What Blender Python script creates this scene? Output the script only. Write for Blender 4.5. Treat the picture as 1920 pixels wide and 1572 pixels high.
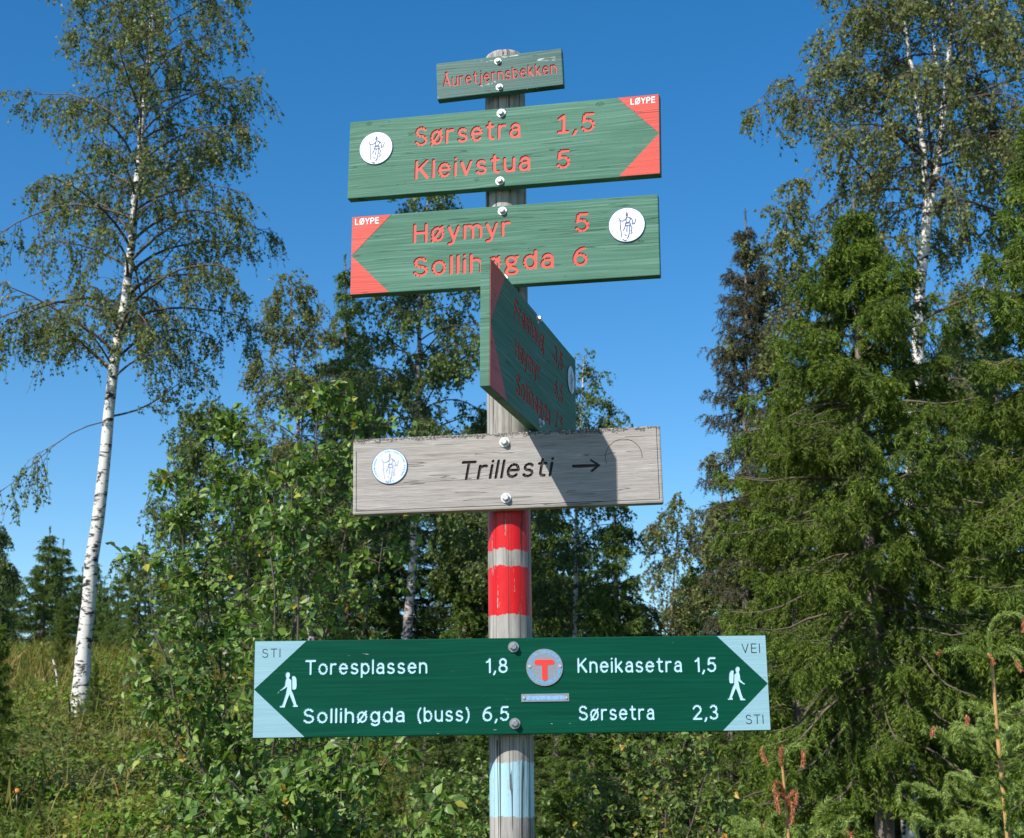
import bpy, bmesh, math, random
import numpy as np
from mathutils import Vector, Matrix, Euler

for o in list(bpy.data.objects):
    bpy.data.objects.remove(o, do_unlink=True)
S = bpy.context.scene
COL = S.collection

# ------------------------------------------------------------------ camera
FPX, IW, IH = 2770.0, 1920.0, 1572.0          # focal length in photo pixels
TH = math.radians(13.7)                        # looking up
EYE = np.array([0.0, 0.0, 1.6])
FW = np.array([0, math.cos(TH), math.sin(TH)])
UP = np.array([0, -math.sin(TH), math.cos(TH)])
RT = np.array([1.0, 0, 0])
cam = bpy.data.cameras.new('camera')
cam.sensor_fit = 'HORIZONTAL'
cam.sensor_width = 36.0
cam.lens = FPX / IW * 36.0
cam.clip_start = 0.05
cam.clip_end = 6000
cam.dof.use_dof = True
cam.dof.focus_distance = 3.45
cam.dof.aperture_fstop = 16
cob = bpy.data.objects.new('camera', cam)
COL.objects.link(cob)
cob.location = EYE
cob.rotation_euler = (math.pi / 2 + TH, 0, 0)
S.camera = cob

# ------------------------------------------------------------------ sky, sun, exposure
SUN_AZ, SUN_EL = math.radians(42), math.radians(41)   # behind the camera, to its left
w = bpy.data.worlds.new('World')
S.world = w
w.use_nodes = True
nt = w.node_tree
bg = nt.nodes['Background']
sky = nt.nodes.new('ShaderNodeTexSky')
sky.sky_type = 'NISHITA'
sky.sun_disc = False
sky.sun_elevation = SUN_EL
# sun stands at direction (-sin az, -cos az): Blender's rotation is measured from +Y clockwise seen from above
sky.sun_rotation = math.pi + SUN_AZ
sky.altitude = 400
sky.air_density = 1.0
sky.dust_density = 0.3
sky.ozone_density = 1.5
hs = nt.nodes.new('ShaderNodeHueSaturation')          # the clear, deep blue of the day
hs.inputs['Saturation'].default_value = 1.42
nt.links.new(sky.outputs[0], hs.inputs['Color'])
nt.links.new(hs.outputs[0], bg.inputs[0])
bg.inputs[1].default_value = 0.118
sd = np.array([math.sin(SUN_AZ) * math.cos(SUN_EL), math.cos(SUN_AZ) * math.cos(SUN_EL), -math.sin(SUN_EL)])
sl = bpy.data.lights.new('sun', 'SUN')
sl.energy = 5.0
sl.angle = math.radians(0.53)
sl.color = (1.0, 0.955, 0.88)
so = bpy.data.objects.new('sun', sl)
COL.objects.link(so)
so.location = (-20, -20, 30)
so.rotation_euler = Vector(sd).to_track_quat('-Z', 'Y').to_euler()
vs = S.view_settings
vs.view_transform = 'Standard'
vs.look = 'None'
vs.gamma = 1.0
vs.exposure = 0.5
vs.use_curve_mapping = False
S.render.engine = 'CYCLES'

# ------------------------------------------------------------------ helpers
def px(x, y, D):
    """point on the ray through photo pixel (x, y) at world Y = D"""
    d = FW + RT * ((x - IW / 2) / FPX) - UP * ((y - IH / 2) / FPX)
    return EYE + d * (D / d[1])

def ray_plane(x, y, o, n):
    d = FW + RT * ((x - IW / 2) / FPX) - UP * ((y - IH / 2) / FPX)
    return EYE + d * (np.dot(o - EYE, n) / np.dot(d, n))

def ss(t):
    t = np.clip(t, 0, 1)
    return t * t * (3 - 2 * t)

def ground_z(x, y):
    x = np.asarray(x, float); y = np.asarray(y, float)
    wl = ss((1.2 - x) / 5.2)
    t = ss((y - 4) / 20.0)
    fall = 1 - 0.8 * ss((y - 60) / 300.0)
    z = (3.3 * wl + 0.7 * (1 - wl)) * t * fall + 2.6 * (1 - wl) * ss((y - 22) / 40.0) * fall
    return z + 0.06 * np.sin(x * 1.7 + y * 0.6) * ss((y - 5) / 4) + 0.04 * np.sin(x * 3.1 - y * 2.3) * ss((y - 5) / 4)

def link(name, mesh, mat=None, parent=None, loc=None):
    o = bpy.data.objects.new(name, mesh)
    COL.objects.link(o)
    if mat is not None:
        mesh.materials.append(mat)
    if parent is not None:
        o.parent = parent
    if loc is not None:
        o.location = loc
    return o

def empty(name, loc):
    o = bpy.data.objects.new(name, None)
    COL.objects.link(o)
    o.location = loc
    o.empty_display_size = 0.1
    return o

def tag(o, label=None, cat=None, group=None, kind=None):
    if label: o['label'] = label
    if cat: o['category'] = cat
    if group: o['group'] = group
    if kind: o['kind'] = kind
    return o

def np_mesh(name, V, faces, smooth=False):
    """faces: list of int arrays, each (n, k)"""
    me = bpy.data.meshes.new(name)
    V = np.asarray(V, np.float32).reshape(-1, 3)
    faces = [np.asarray(f, np.int32) for f in faces if len(f)]
    me.vertices.add(len(V))
    me.vertices.foreach_set('co', V.ravel())
    nl = sum(f.size for f in faces); nf = sum(len(f) for f in faces)
    me.loops.add(nl); me.polygons.add(nf)
    me.loops.foreach_set('vertex_index', np.concatenate([f.ravel() for f in faces]))
    tot = np.concatenate([np.full(len(f), f.shape[1], np.int32) for f in faces])
    st = np.concatenate([[0], np.cumsum(tot)[:-1]]).astype(np.int32)
    me.polygons.foreach_set('loop_start', st)
    me.polygons.foreach_set('loop_total', tot)
    me.polygons.foreach_set('use_smooth', np.full(nf, smooth))
    me.update(calc_edges=True)
    return me

def nrm(a):
    return a / np.maximum(np.linalg.norm(a, axis=-1, keepdims=True), 1e-9)

class Geo:
    def __init__(s):
        s.V = []; s.F = {}; s.n = 0
    def add(s, V, F):
        V = np.asarray(V).reshape(-1, 3); F = np.asarray(F)
        s.F.setdefault(F.shape[1], []).append(F + s.n)
        s.V.append(V); s.n += len(V)
    def mesh(s, name, smooth=False):
        return np_mesh(name, np.concatenate(s.V), [np.concatenate(f) for f in s.F.values()], smooth)

def tubes(P, R, sides=5, cap=False):
    """P (M,K,3), R (M,K) -> verts, quads"""
    M, K, _ = P.shape
    T = nrm(np.gradient(P, axis=1))
    mt = nrm(T.mean(1))
    ref = np.where((np.abs(mt[:, 2:3]) > 0.75), np.array([[1.0, 0.15, 0.1]]), np.array([[0.05, 0.1, 1.0]]))
    N = nrm(np.cross(T, ref[:, None, :]))
    Bn = np.cross(T, N)
    a = np.arange(sides) * 2 * math.pi / sides
    ring = N[:, :, None, :] * np.cos(a)[None, None, :, None] + Bn[:, :, None, :] * np.sin(a)[None, None, :, None]
    V = P[:, :, None, :] + ring * R[:, :, None, None]
    idx = np.arange(M * K * sides).reshape(M, K, sides)
    A = idx[:, :-1, :]; B = np.roll(A, -1, 2); D = idx[:, 1:, :]; C = np.roll(D, -1, 2)
    F = np.stack([A, B, C, D], -1).reshape(-1, 4)
    return V.reshape(-1, 3), F

def ribbons(P, wd):
    """thin flat twigs: P (M,K,3) -> one quad per segment"""
    M, K, _ = P.shape
    T = nrm(P[:, -1] - P[:, 0]); s = nrm(np.cross(T, np.array([0.4, -.8, .3])))[:, None, :] * wd * .5
    V = np.stack([P - s, P + s], 2)
    i = np.arange(M * K * 2).reshape(M, K, 2)
    F = np.stack([i[:, :-1, 0], i[:, :-1, 1], i[:, 1:, 1], i[:, 1:, 0]], -1).reshape(-1, 4)
    return V.reshape(-1, 3), F

def grow(rng, start, d, L, K, grav, wig):
    """curved twigs: start (M,3), d (M,3), L (M,), grav scalar or (M,)"""
    M = len(start)
    P = np.zeros((M, K, 3)); P[:, 0] = start
    d = nrm(d); st = (L / (K - 1))[:, None]
    g = np.broadcast_to(np.asarray(grav, float), (M,))[:, None] / (K - 1)
    for k in range(1, K):
        d = d + rng.normal(0, wig, (M, 3)) / math.sqrt(K)
        d[:, 2:3] -= g
        d = nrm(d)
        P[:, k] = P[:, k - 1] + d * st
    return P

def along(P, i, t):
    """sample polylines P[i] at t in 0..1 -> position, tangent"""
    K = P.shape[1]
    f = t * (K - 1); k = np.minimum(f.astype(int), K - 2); u = (f - k)[:, None]
    a = P[i, k]; b = P[i, k + 1]
    return a * (1 - u) + b * u, nrm(b - a)

def rdir(rng, n, zs=1.0):
    v = rng.normal(size=(n, 3)); v[:, 2] *= zs
    return nrm(v)

def leaves4(pos, axis, nor, ln, wd):
    """diamond leaves, one quad each"""
    side = nrm(np.cross(axis, nor))
    ln = ln[:, None]; wd = wd[:, None]
    V = np.stack([pos, pos + axis * ln * 0.42 + side * wd * 0.5, pos + axis * ln, pos + axis * ln * 0.42 - side * wd * 0.5], 1)
    F = np.arange(len(pos) * 4).reshape(-1, 4)
    return V.reshape(-1, 3), F

def leaves3(pos, axis, nor, ln, wd):
    """small deltoid leaves, one triangle each"""
    side = nrm(np.cross(axis, nor)) * wd[:, None] * .55; ln = ln[:, None]
    V = np.stack([pos + axis * ln * .12 + side, pos + axis * ln * .12 - side, pos + axis * ln], 1)
    return V.reshape(-1, 3), np.arange(len(pos) * 3).reshape(-1, 3)

def leaves6(pos, axis, nor, ln, wd, fold=0.25):
    """ovate folded leaves, two quads each"""
    side = nrm(np.cross(axis, nor)); up = np.cross(side, axis)
    ln = ln[:, None]; wd = wd[:, None]
    s1 = side * wd * 0.5 + up * wd * fold * 0.5
    s2 = -side * wd * 0.5 + up * wd * fold * 0.5
    tip = pos + axis * ln - up * ln * 0.08
    V = np.stack([pos, pos + axis * ln * .28 + s1, pos + axis * ln * .62 + s1 * .72, tip,
                  pos + axis * ln * .62 + s2 * .72, pos + axis * ln * .28 + s2], 1)
    n = len(pos); b = np.arange(n)[:, None] * 6
    F = np.concatenate([b + np.array([[0, 1, 2, 3]]), b + np.array([[0, 3, 4, 5]])])
    return V.reshape(-1, 3), F

# ------------------------------------------------------------------ materials
def new_mat(name):
    m = bpy.data.materials.new(name); m.use_nodes = True
    n = m.node_tree.nodes; l = m.node_tree.links
    return m, n, l, n['Principled BSDF'], n['Material Output']

def ramp(n, stops, interp='LINEAR'):
    r = n.new('ShaderNodeValToRGB'); cr = r.color_ramp; cr.interpolation = interp
    cr.elements[0].position = stops[0][0]; cr.elements[0].color = (*stops[0][1], 1)
    cr.elements[1].position = stops[-1][0]; cr.elements[1].color = (*stops[-1][1], 1)
    for p, c in stops[1:-1]:
        e = cr.elements.new(p); e.color = (*c, 1)
    return r

def g3(v): return (v, v, v)

def noise(n, l, coord, scale, detail=4, rough=.55, mscale=None, dist=0.0, loc=None):
    t = n.new('ShaderNodeTexNoise'); t.inputs['Scale'].default_value = scale
    t.inputs['Detail'].default_value = detail; t.inputs['Roughness'].default_value = rough
    t.inputs['Distortion'].default_value = dist
    if mscale is not None:
        mp = n.new('ShaderNodeMapping'); mp.inputs['Scale'].default_value = mscale
        if loc: mp.inputs['Location'].default_value = loc
        l.new(coord, mp.inputs['Vector']); coord = mp.outputs[0]
    l.new(coord, t.inputs['Vector'])
    return t

def mix(n, l, fac, a, b, mode='MIX'):
    m = n.new('ShaderNodeMix'); m.data_type = 'RGBA'; m.blend_type = mode
    for s, v in ((m.inputs['Factor'], fac), (m.inputs['A'], a), (m.inputs['B'], b)):
        if hasattr(v, 'links') or hasattr(v, 'is_linked'): l.new(v, s)
        elif isinstance(v, (int, float)): s.default_value = v
        else: s.default_value = (*v, 1)
    # colour sockets are the third set
    return m

def mixc(n, l, fac, a, b, mode='MIX'):
    m = n.new('ShaderNodeMix'); m.data_type = 'RGBA'; m.blend_type = mode
    fs = m.inputs[0]; A = m.inputs[6]; B = m.inputs[7]
    for s, v in ((fs, fac), (A, a), (B, b)):
        if isinstance(v, bpy.types.NodeSocket): l.new(v, s)
        elif isinstance(v, (int, float)): s.default_value = v
        else: s.default_value = (*v, 1)
    return m.outputs[2]

def math_(n, l, op, a, b=None, clamp=False):
    m = n.new('ShaderNodeMath'); m.operation = op; m.use_clamp = clamp
    for s, v in ((m.inputs[0], a), (m.inputs[1], b)):
        if v is None: continue
        if isinstance(v, bpy.types.NodeSocket): l.new(v, s)
        else: s.default_value = v
    return m.outputs[0]

def leaf_mat(name, stops, trans=0.3, rough=.45, spec=.5, transcol=1.4, patch=None):
    m, n, l, bs, out = new_mat(name)
    ge = n.new('ShaderNodeNewGeometry'); oi = n.new('ShaderNodeObjectInfo')
    s = math_(n, l, 'ADD', ge.outputs['Random Per Island'], oi.outputs['Random'])
    s = math_(n, l, 'FRACT', s)
    r = ramp(n, stops); l.new(s, r.inputs[0])
    colr = r.outputs[0]
    if patch:                                  # plants of different kinds grow in patches
        tc = n.new('ShaderNodeTexCoord')
        for sc_, pc, loc in patch:
            pn = noise(n, l, tc.outputs['Object'], sc_, 3, .6, (1, 1, 1), loc=loc)
            pf = math_(n, l, 'MULTIPLY', math_(n, l, 'SUBTRACT', pn.outputs[0], .47, True), 5.0, True)
            colr = mixc(n, l, math_(n, l, 'MULTIPLY', pf, .75), colr, mixc(n, l, .5, pc, mixc(n, l, 1.0, colr, pc, 'MULTIPLY')))
    l.new(colr, bs.inputs['Base Color'])
    bs.inputs['Roughness'].default_value = rough
    bs.inputs['Specular IOR Level'].default_value = spec
    tr = n.new('ShaderNodeBsdfTranslucent')
    hs = n.new('ShaderNodeHueSaturation'); hs.inputs['Saturation'].default_value = 1.1; hs.inputs['Value'].default_value = transcol
    hs.inputs['Hue'].default_value = 0.485
    l.new(colr, hs.inputs['Color']); l.new(hs.outputs[0], tr.inputs[0])
    mx = n.new('ShaderNodeMixShader'); mx.inputs[0].default_value = trans
    l.new(bs.outputs[0], mx.inputs[1]); l.new(tr.outputs[0], mx.inputs[2]); l.new(mx.outputs[0], out.inputs[0])
    return m

def simple_mat(name, col, rough=.6, metal=0.0, var=0.15, scale=40, bump=0.0, spec=.5, mscale=(1, 1, 1)):
    m, n, l, bs, out = new_mat(name)
    tc = n.new('ShaderNodeTexCoord')
    t = noise(n, l, tc.outputs['Object'], scale, 5, .6, mscale)
    r = ramp(n, [(.25, tuple(c * (1 - var) for c in col)), (.75, tuple(min(1, c * (1 + var)) for c in col))])
    l.new(t.outputs[0], r.inputs[0]); l.new(r.outputs[0], bs.inputs['Base Color'])
    bs.inputs['Roughness'].default_value = rough; bs.inputs['Metallic'].default_value = metal
    bs.inputs['Specular IOR Level'].default_value = spec
    if bump:
        b = n.new('ShaderNodeBump'); b.inputs['Strength'].default_value = bump; b.inputs['Distance'].default_value = .002
        l.new(t.outputs[0], b.inputs['Height']); l.new(b.outputs[0], bs.inputs['Normal'])
    return m

def wood_paint(name, col, light, chip=None, chip_amt=.72, bump=.5, rough=.5, knots=True, chip_scale=(30, 30, 60), grain_fac=.5, spec=.3):
    """painted board: lengthwise grain (local x) showing through the paint, small knots, chips"""
    m, n, l, bs, out = new_mat(name)
    tc = n.new('ShaderNodeTexCoord'); co = tc.outputs['Object']
    oi = n.new('ShaderNodeObjectInfo')
    va = n.new('ShaderNodeVectorMath'); va.operation = 'MULTIPLY_ADD'
    l.new(oi.outputs['Random'], va.inputs[0]); va.inputs[1].default_value = (3, 2, 5); l.new(co, va.inputs[2])
    co2 = va.outputs[0]
    big = noise(n, l, co2, 1.0, 2, .5, (1.6, 1, 9))                # slow wander that bends the grain
    sp = n.new('ShaderNodeSeparateXYZ'); l.new(co2, sp.inputs[0])
    z = math_(n, l, 'MULTIPLY', big.outputs[0], .055)
    zz = math_(n, l, 'ADD', sp.outputs[2], z)
    cb = n.new('ShaderNodeCombineXYZ'); l.new(math_(n, l, 'MULTIPLY', sp.outputs[0], 2.2), cb.inputs[0])
    l.new(math_(n, l, 'MULTIPLY', zz, 190.0), cb.inputs[2])
    gr = noise(n, l, cb.outputs[0], 1.0, 3, .6)
    gr2 = noise(n, l, co2, 1.0, 4, .6, (9, 5, 330))
    gsum = math_(n, l, 'ADD', math_(n, l, 'MULTIPLY', gr.outputs[0], .65), math_(n, l, 'MULTIPLY', gr2.outputs[0], .35))
    r = ramp(n, [(.33, tuple(c * .72 for c in col)), (.5, col), (.68, light)])
    l.new(gsum, r.inputs[0])
    c = mixc(n, l, grain_fac, col, r.outputs[0])
    lg = noise(n, l, co2, 2.3, 3, .55, (1, 1, 3))
    c = mixc(n, l, math_(n, l, 'MULTIPLY', math_(n, l, 'SUBTRACT', lg.outputs[0], .42, True), .9), c, light)
    hgt = gsum
    if knots:
        v = n.new('ShaderNodeTexVoronoi'); v.inputs['Scale'].default_value = 17
        mp = n.new('ShaderNodeMapping'); mp.inputs['Scale'].default_value = (.55, .2, 1.0); l.new(co2, mp.inputs[0]); l.new(mp.outputs[0], v.inputs['Vector'])
        wn = n.new('ShaderNodeTexWhiteNoise'); l.new(v.outputs['Position'], wn.inputs['Vector'])
        near = math_(n, l, 'LESS_THAN', v.outputs['Distance'], .10)
        sel = math_(n, l, 'GREATER_THAN', wn.outputs['Value'], .4)
        spk = noise(n, l, co2, 420, 2, .5)
        f = math_(n, l, 'MULTIPLY', math_(n, l, 'MULTIPLY', near, sel), math_(n, l, 'GREATER_THAN', spk.outputs[0], .5))
        c = mixc(n, l, math_(n, l, 'MULTIPLY', f, .75), c, tuple(x * .22 for x in col))
        pk = noise(n, l, co2, 1, 3, .6, (90, 40, 260))
        pf = math_(n, l, 'GREATER_THAN', pk.outputs[0], .70)
        c = mixc(n, l, math_(n, l, 'MULTIPLY', pf, .7), c, tuple(x * .25 for x in col))
        # a few long drying checks
        ck = noise(n, l, co2, 1, 1, .5, (2.2, 1, 70))
        cf = math_(n, l, 'LESS_THAN', math_(n, l, 'ABSOLUTE', math_(n, l, 'SUBTRACT', ck.outputs[0], .61)), .009)
        c = mixc(n, l, math_(n, l, 'MULTIPLY', cf, .55), c, tuple(x * .25 for x in col))
    if chip is not None:
        cn = noise(n, l, co2, 1.0, 4, .65, chip_scale, .6)
        cf = math_(n, l, 'GREATER_THAN', cn.outputs[0], chip_amt)
        c = mixc(n, l, cf, c, chip)
        hgt = math_(n, l, 'SUBTRACT', hgt, math_(n, l, 'MULTIPLY', cf, .5))
    l.new(c, bs.inputs['Base Color'])
    bs.inputs['Roughness'].default_value = rough
    bs.inputs['Specular IOR Level'].default_value = spec
    b = n.new('ShaderNodeBump'); b.inputs['Strength'].default_value = bump; b.inputs['Distance'].default_value = .0022
    l.new(hgt, b.inputs['Height']); l.new(b.outputs[0], bs.inputs['Normal'])
    return m

GREEN = (.068, .165, .115); GREENL = (.15, .285, .22)
M = {}
M['green'] = wood_paint('green_board_paint', GREEN, GREENL, rough=.6, spec=.1, grain_fac=.85)
M['green_peel'] = wood_paint('peeling_green_paint', (.035, .1, .085), (.075, .17, .15), chip=(.42, .43, .4), chip_amt=.635, chip_scale=(14, 10, 60))
M['dgreen'] = wood_paint('dark_green_board_paint', (.001, .058, .033), (.003, .088, .052), chip=(.42, .42, .33), chip_amt=.725, bump=.22, rough=.5, spec=.1, knots=False, chip_scale=(42, 20, 95), grain_fac=.8)
M['red'] = wood_paint('coral_red_paint', (.52, .05, .032), (.64, .10, .068), bump=.35, knots=True)
M['redgroove'] = simple_mat('carved_letter_red', (.56, .052, .032), .6, var=.18)
M['ltblue'] = wood_paint('pale_blue_paint', (.25, .44, .51), (.33, .51, .58), chip=(.14, .24, .27), chip_amt=.70, bump=.4, knots=False, chip_scale=(12, 6, 150))
M['bluegroove'] = simple_mat('carved_letter_pale_blue', (.43, .63, .71), .5, var=.06)
M['ink'] = simple_mat('thin_dark_lettering', (.012, .03, .028), .5)
M['whiteletter'] = simple_mat('white_letter_paint', (.82, .78, .74), .5, var=.05)
M['badge'] = simple_mat('white_enamel', (.84, .85, .88), .25, var=.03)
M['badgerim'] = simple_mat('blue_enamel_rim', (.05, .10, .2), .3)
M['badgeblue'] = simple_mat('pale_blue_enamel', (.62, .74, .86), .3, var=.08, scale=60)
M['print'] = simple_mat('slate_blue_print', (.10, .12, .26), .5)
M['faint'] = simple_mat('faded_print', (.40, .38, .50), .5)
M['fadedblue'] = simple_mat('faded_blue_print', (.08, .2, .40), .5)
M['steel'] = simple_mat('galvanised_bolt', (.62, .61, .59), .38, .45, .15, 300, .3)
M['oldsteel'] = simple_mat('dull_bolt_steel', (.36, .36, .37), .42, .7, .2, 300, .3)
M['aluminium'] = simple_mat('scratched_aluminium', (.42, .43, .46), .42, .75, .18, 90, .2, mscale=(1, 1, 9))
M['tred'] = simple_mat('badge_red', (.78, .045, .035), .4)
M['tblue'] = simple_mat('badge_blue', (.13, .38, .68), .4, var=.1)
M['brown'] = simple_mat('burnt_groove', (.022, .014, .011), .7)

def grey_board():
    m, n, l, bs, out = new_mat('weathered_grey_board')
    tc = n.new('ShaderNodeTexCoord'); co = tc.outputs['Object']
    a = noise(n, l, co, 1, 5, .7, (4, 3, 90), .8)
    b = noise(n, l, co, 1, 4, .75, (16, 8, 380))
    c = noise(n, l, co, 3.5, 3, .55, (1, 1, 2.2))
    s = math_(n, l, 'ADD', math_(n, l, 'MULTIPLY', a.outputs[0], .5), math_(n, l, 'MULTIPLY', b.outputs[0], .5))
    r = ramp(n, [(.32, (.085, .074, .066)), (.43, (.26, .235, .215)), (.54, (.36, .335, .315)), (.67, (.52, .495, .47))])
    l.new(s, r.inputs[0])
    col = mixc(n, l, math_(n, l, 'MULTIPLY', c.outputs[0], .5), r.outputs[0], (.36, .315, .29), 'MIX')
    # dark lichen growing down from the top edge
    sp = n.new('ShaderNodeSeparateXYZ'); l.new(co, sp.inputs[0])
    e = math_(n, l, 'MULTIPLY_ADD', sp.outputs[2], 22.0); 
    e.node.inputs[2].default_value = -1.38
    li = noise(n, l, co, 1, 5, .75, (26, 20, 46))
    f = math_(n, l, 'GREATER_THAN', math_(n, l, 'ADD', e, math_(n, l, 'MULTIPLY', li.outputs[0], 1.15)), .98)
    li2 = noise(n, l, co, 210, 3, .7)
    f = math_(n, l, 'MULTIPLY', f, math_(n, l, 'GREATER_THAN', li2.outputs[0], .47))
    col = mixc(n, l, math_(n, l, 'MULTIPLY', f, .8), col, (.045, .043, .04))
    # checks
    ck = noise(n, l, co, 1, 2, .5, (3.2, 2, 85), .2)
    cf = math_(n, l, 'LESS_THAN', math_(n, l, 'ABSOLUTE', math_(n, l, 'SUBTRACT', ck.outputs[0], .63)), .008)
    col = mixc(n, l, math_(n, l, 'MULTIPLY', cf, .7), col, (.06, .05, .05))
    l.new(col, bs.inputs['Base Color']); bs.inputs['Roughness'].default_value = .8
    bs.inputs['Specular IOR Level'].default_value = .25
    bp = n.new('ShaderNodeBump'); bp.inputs['Strength'].default_value = .8; bp.inputs['Distance'].default_value = .003
    l.new(math_(n, l, 'SUBTRACT', s, math_(n, l, 'MULTIPLY', cf, .4)), bp.inputs['Height']); l.new(bp.outputs[0], bs.inputs['Normal'])
    return m
M['grey'] = grey_board()

def post_mat(bands):
    """grey weathered post, painted bands with brushed edges; bands: (z0, z1, colour, jitter)"""
    m, n, l, bs, out = new_mat('weathered_post')
    tc = n.new('ShaderNodeTexCoord'); co = tc.outputs['Object']
    a = noise(n, l, co, 1, 6, .7, (48, 48, 2.6), .9)
    b = noise(n, l, co, 1, 5, .7, (14, 14, 5))
    r = ramp(n, [(.34, (.11, .098, .088)), (.48, (.29, .27, .245)), (.66, (.45, .43, .40))])
    l.new(math_(n, l, 'ADD', math_(n, l, 'MULTIPLY', a.outputs[0], .6), math_(n, l, 'MULTIPLY', b.outputs[0], .4)), r.inputs[0])
    col = r.outputs[0]
    sp = n.new('ShaderNodeSeparateXYZ'); l.new(co, sp.inputs[0]); z = sp.outputs[2]
    ed = noise(n, l, co, 1, 4, .75, (190, 190, 14)); ed2 = noise(n, l, co, 1, 2, .5, (24, 24, 6), loc=(1.3, 0, 0))
    rough = None
    for z0, z1, c, j0, j1 in bands:
        def edge(zz, j):
            o = math_(n, l, 'ADD', math_(n, l, 'MULTIPLY', math_(n, l, 'SUBTRACT', ed.outputs[0], .5), j * 1.5), math_(n, l, 'MULTIPLY', math_(n, l, 'SUBTRACT', ed2.outputs[0], .5), j * 1.5))
            return math_(n, l, 'ADD', o, zz)
        f = math_(n, l, 'MULTIPLY', math_(n, l, 'GREATER_THAN', z, edge(z0, j0)), math_(n, l, 'LESS_THAN', z, edge(z1, j1)))
        v = mixc(n, l, math_(n, l, 'MULTIPLY', a.outputs[0], .35), c, tuple(x * .6 for x in c))
        wn = noise(n, l, co, 1, 5, .75, (80, 80, 10), loc=(z0, 0, 0))
        f = math_(n, l, 'MULTIPLY', f, math_(n, l, 'LESS_THAN', wn.outputs[0], .62))
        col = mixc(n, l, f, col, v)
        rough = f if rough is None else math_(n, l, 'MAXIMUM', rough, f)
    ck = noise(n, l, co, 1, 2, .5, (60, 60, 1.0), .15)
    cf = math_(n, l, 'LESS_THAN', math_(n, l, 'ABSOLUTE', math_(n, l, 'SUBTRACT', ck.outputs[0], .54)), .016)
    col = mixc(n, l, math_(n, l, 'MULTIPLY', cf, .82), col, (.02, .017, .015))
    kn = noise(n, l, co, 1, 3, .6, (75, 75, 45))
    kf = math_(n, l, 'GREATER_THAN', kn.outputs[0], .74)
    col = mixc(n, l, math_(n, l, 'MULTIPLY', kf, .8), col, (.03, .022, .018))
    l.new(col, bs.inputs['Base Color'])
    l.new(math_(n, l, 'SUBTRACT', .8, math_(n, l, 'MULTIPLY', rough, .42)), bs.inputs['Roughness'])
    bs.inputs['Specular IOR Level'].default_value = .35
    bp = n.new('ShaderNodeBump'); bp.inputs['Strength'].default_value = .6; bp.inputs['Distance'].default_value = .003
    h = math_(n, l, 'SUBTRACT', math_(n, l, 'ADD', math_(n, l, 'MULTIPLY', a.outputs[0], .5), math_(n, l, 'MULTIPLY', kn.outputs[0], .4)), math_(n, l, 'MULTIPLY', cf, .7))
    l.new(h, bp.inputs['Height']); l.new(bp.outputs[0], bs.inputs['Normal'])
    return m

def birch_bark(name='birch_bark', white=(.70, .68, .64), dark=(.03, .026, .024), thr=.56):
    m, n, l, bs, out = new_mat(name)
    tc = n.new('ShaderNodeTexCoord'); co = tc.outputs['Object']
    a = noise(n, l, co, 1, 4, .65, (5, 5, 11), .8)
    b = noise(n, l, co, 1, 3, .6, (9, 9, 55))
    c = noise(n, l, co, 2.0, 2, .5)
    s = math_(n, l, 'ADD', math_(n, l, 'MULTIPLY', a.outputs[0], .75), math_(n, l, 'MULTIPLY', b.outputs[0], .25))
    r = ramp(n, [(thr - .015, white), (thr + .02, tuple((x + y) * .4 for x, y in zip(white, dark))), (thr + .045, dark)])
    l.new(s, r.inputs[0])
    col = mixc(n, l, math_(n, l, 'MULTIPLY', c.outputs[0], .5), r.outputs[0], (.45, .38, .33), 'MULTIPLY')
    l.new(col, bs.inputs['Base Color']); bs.inputs['Roughness'].default_value = .7
    bs.inputs['Specular IOR Level'].default_value = .2
    bp = n.new('ShaderNodeBump'); bp.inputs['Strength'].default_value = .5; bp.inputs['Distance'].default_value = .01
    l.new(s, bp.inputs['Height']); l.new(bp.outputs[0], bs.inputs['Normal'])
    return m
M['birch'] = birch_bark(thr=.525)
M['birchdark'] = birch_bark('birch_bark_painted_shade', (.42, .39, .37), (.03, .026, .024), .50)  # darker copy of the bark: shade on background trunks put into the colour
M['twig'] = simple_mat('dark_birch_twigs', (.075, .052, .042), .7, var=.4, scale=8)
M['limb'] = birch_bark('pale_brown_birch_limb', (.30, .25, .22), (.04, .03, .026), .52)
M['sprucebark'] = simple_mat('spruce_bark', (.17, .135, .115), .85, var=.55, scale=14, bump=1.0, mscale=(4, 4, 1.5))
M['sprucetwig'] = simple_mat('grey_spruce_twigs', (.11, .085, .065), .85, var=.4, scale=9)
M['stem'] = simple_mat('young_spruce_stem', (.42, .24, .09), .7, var=.3, scale=60, mscale=(1, 1, .3))

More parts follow.
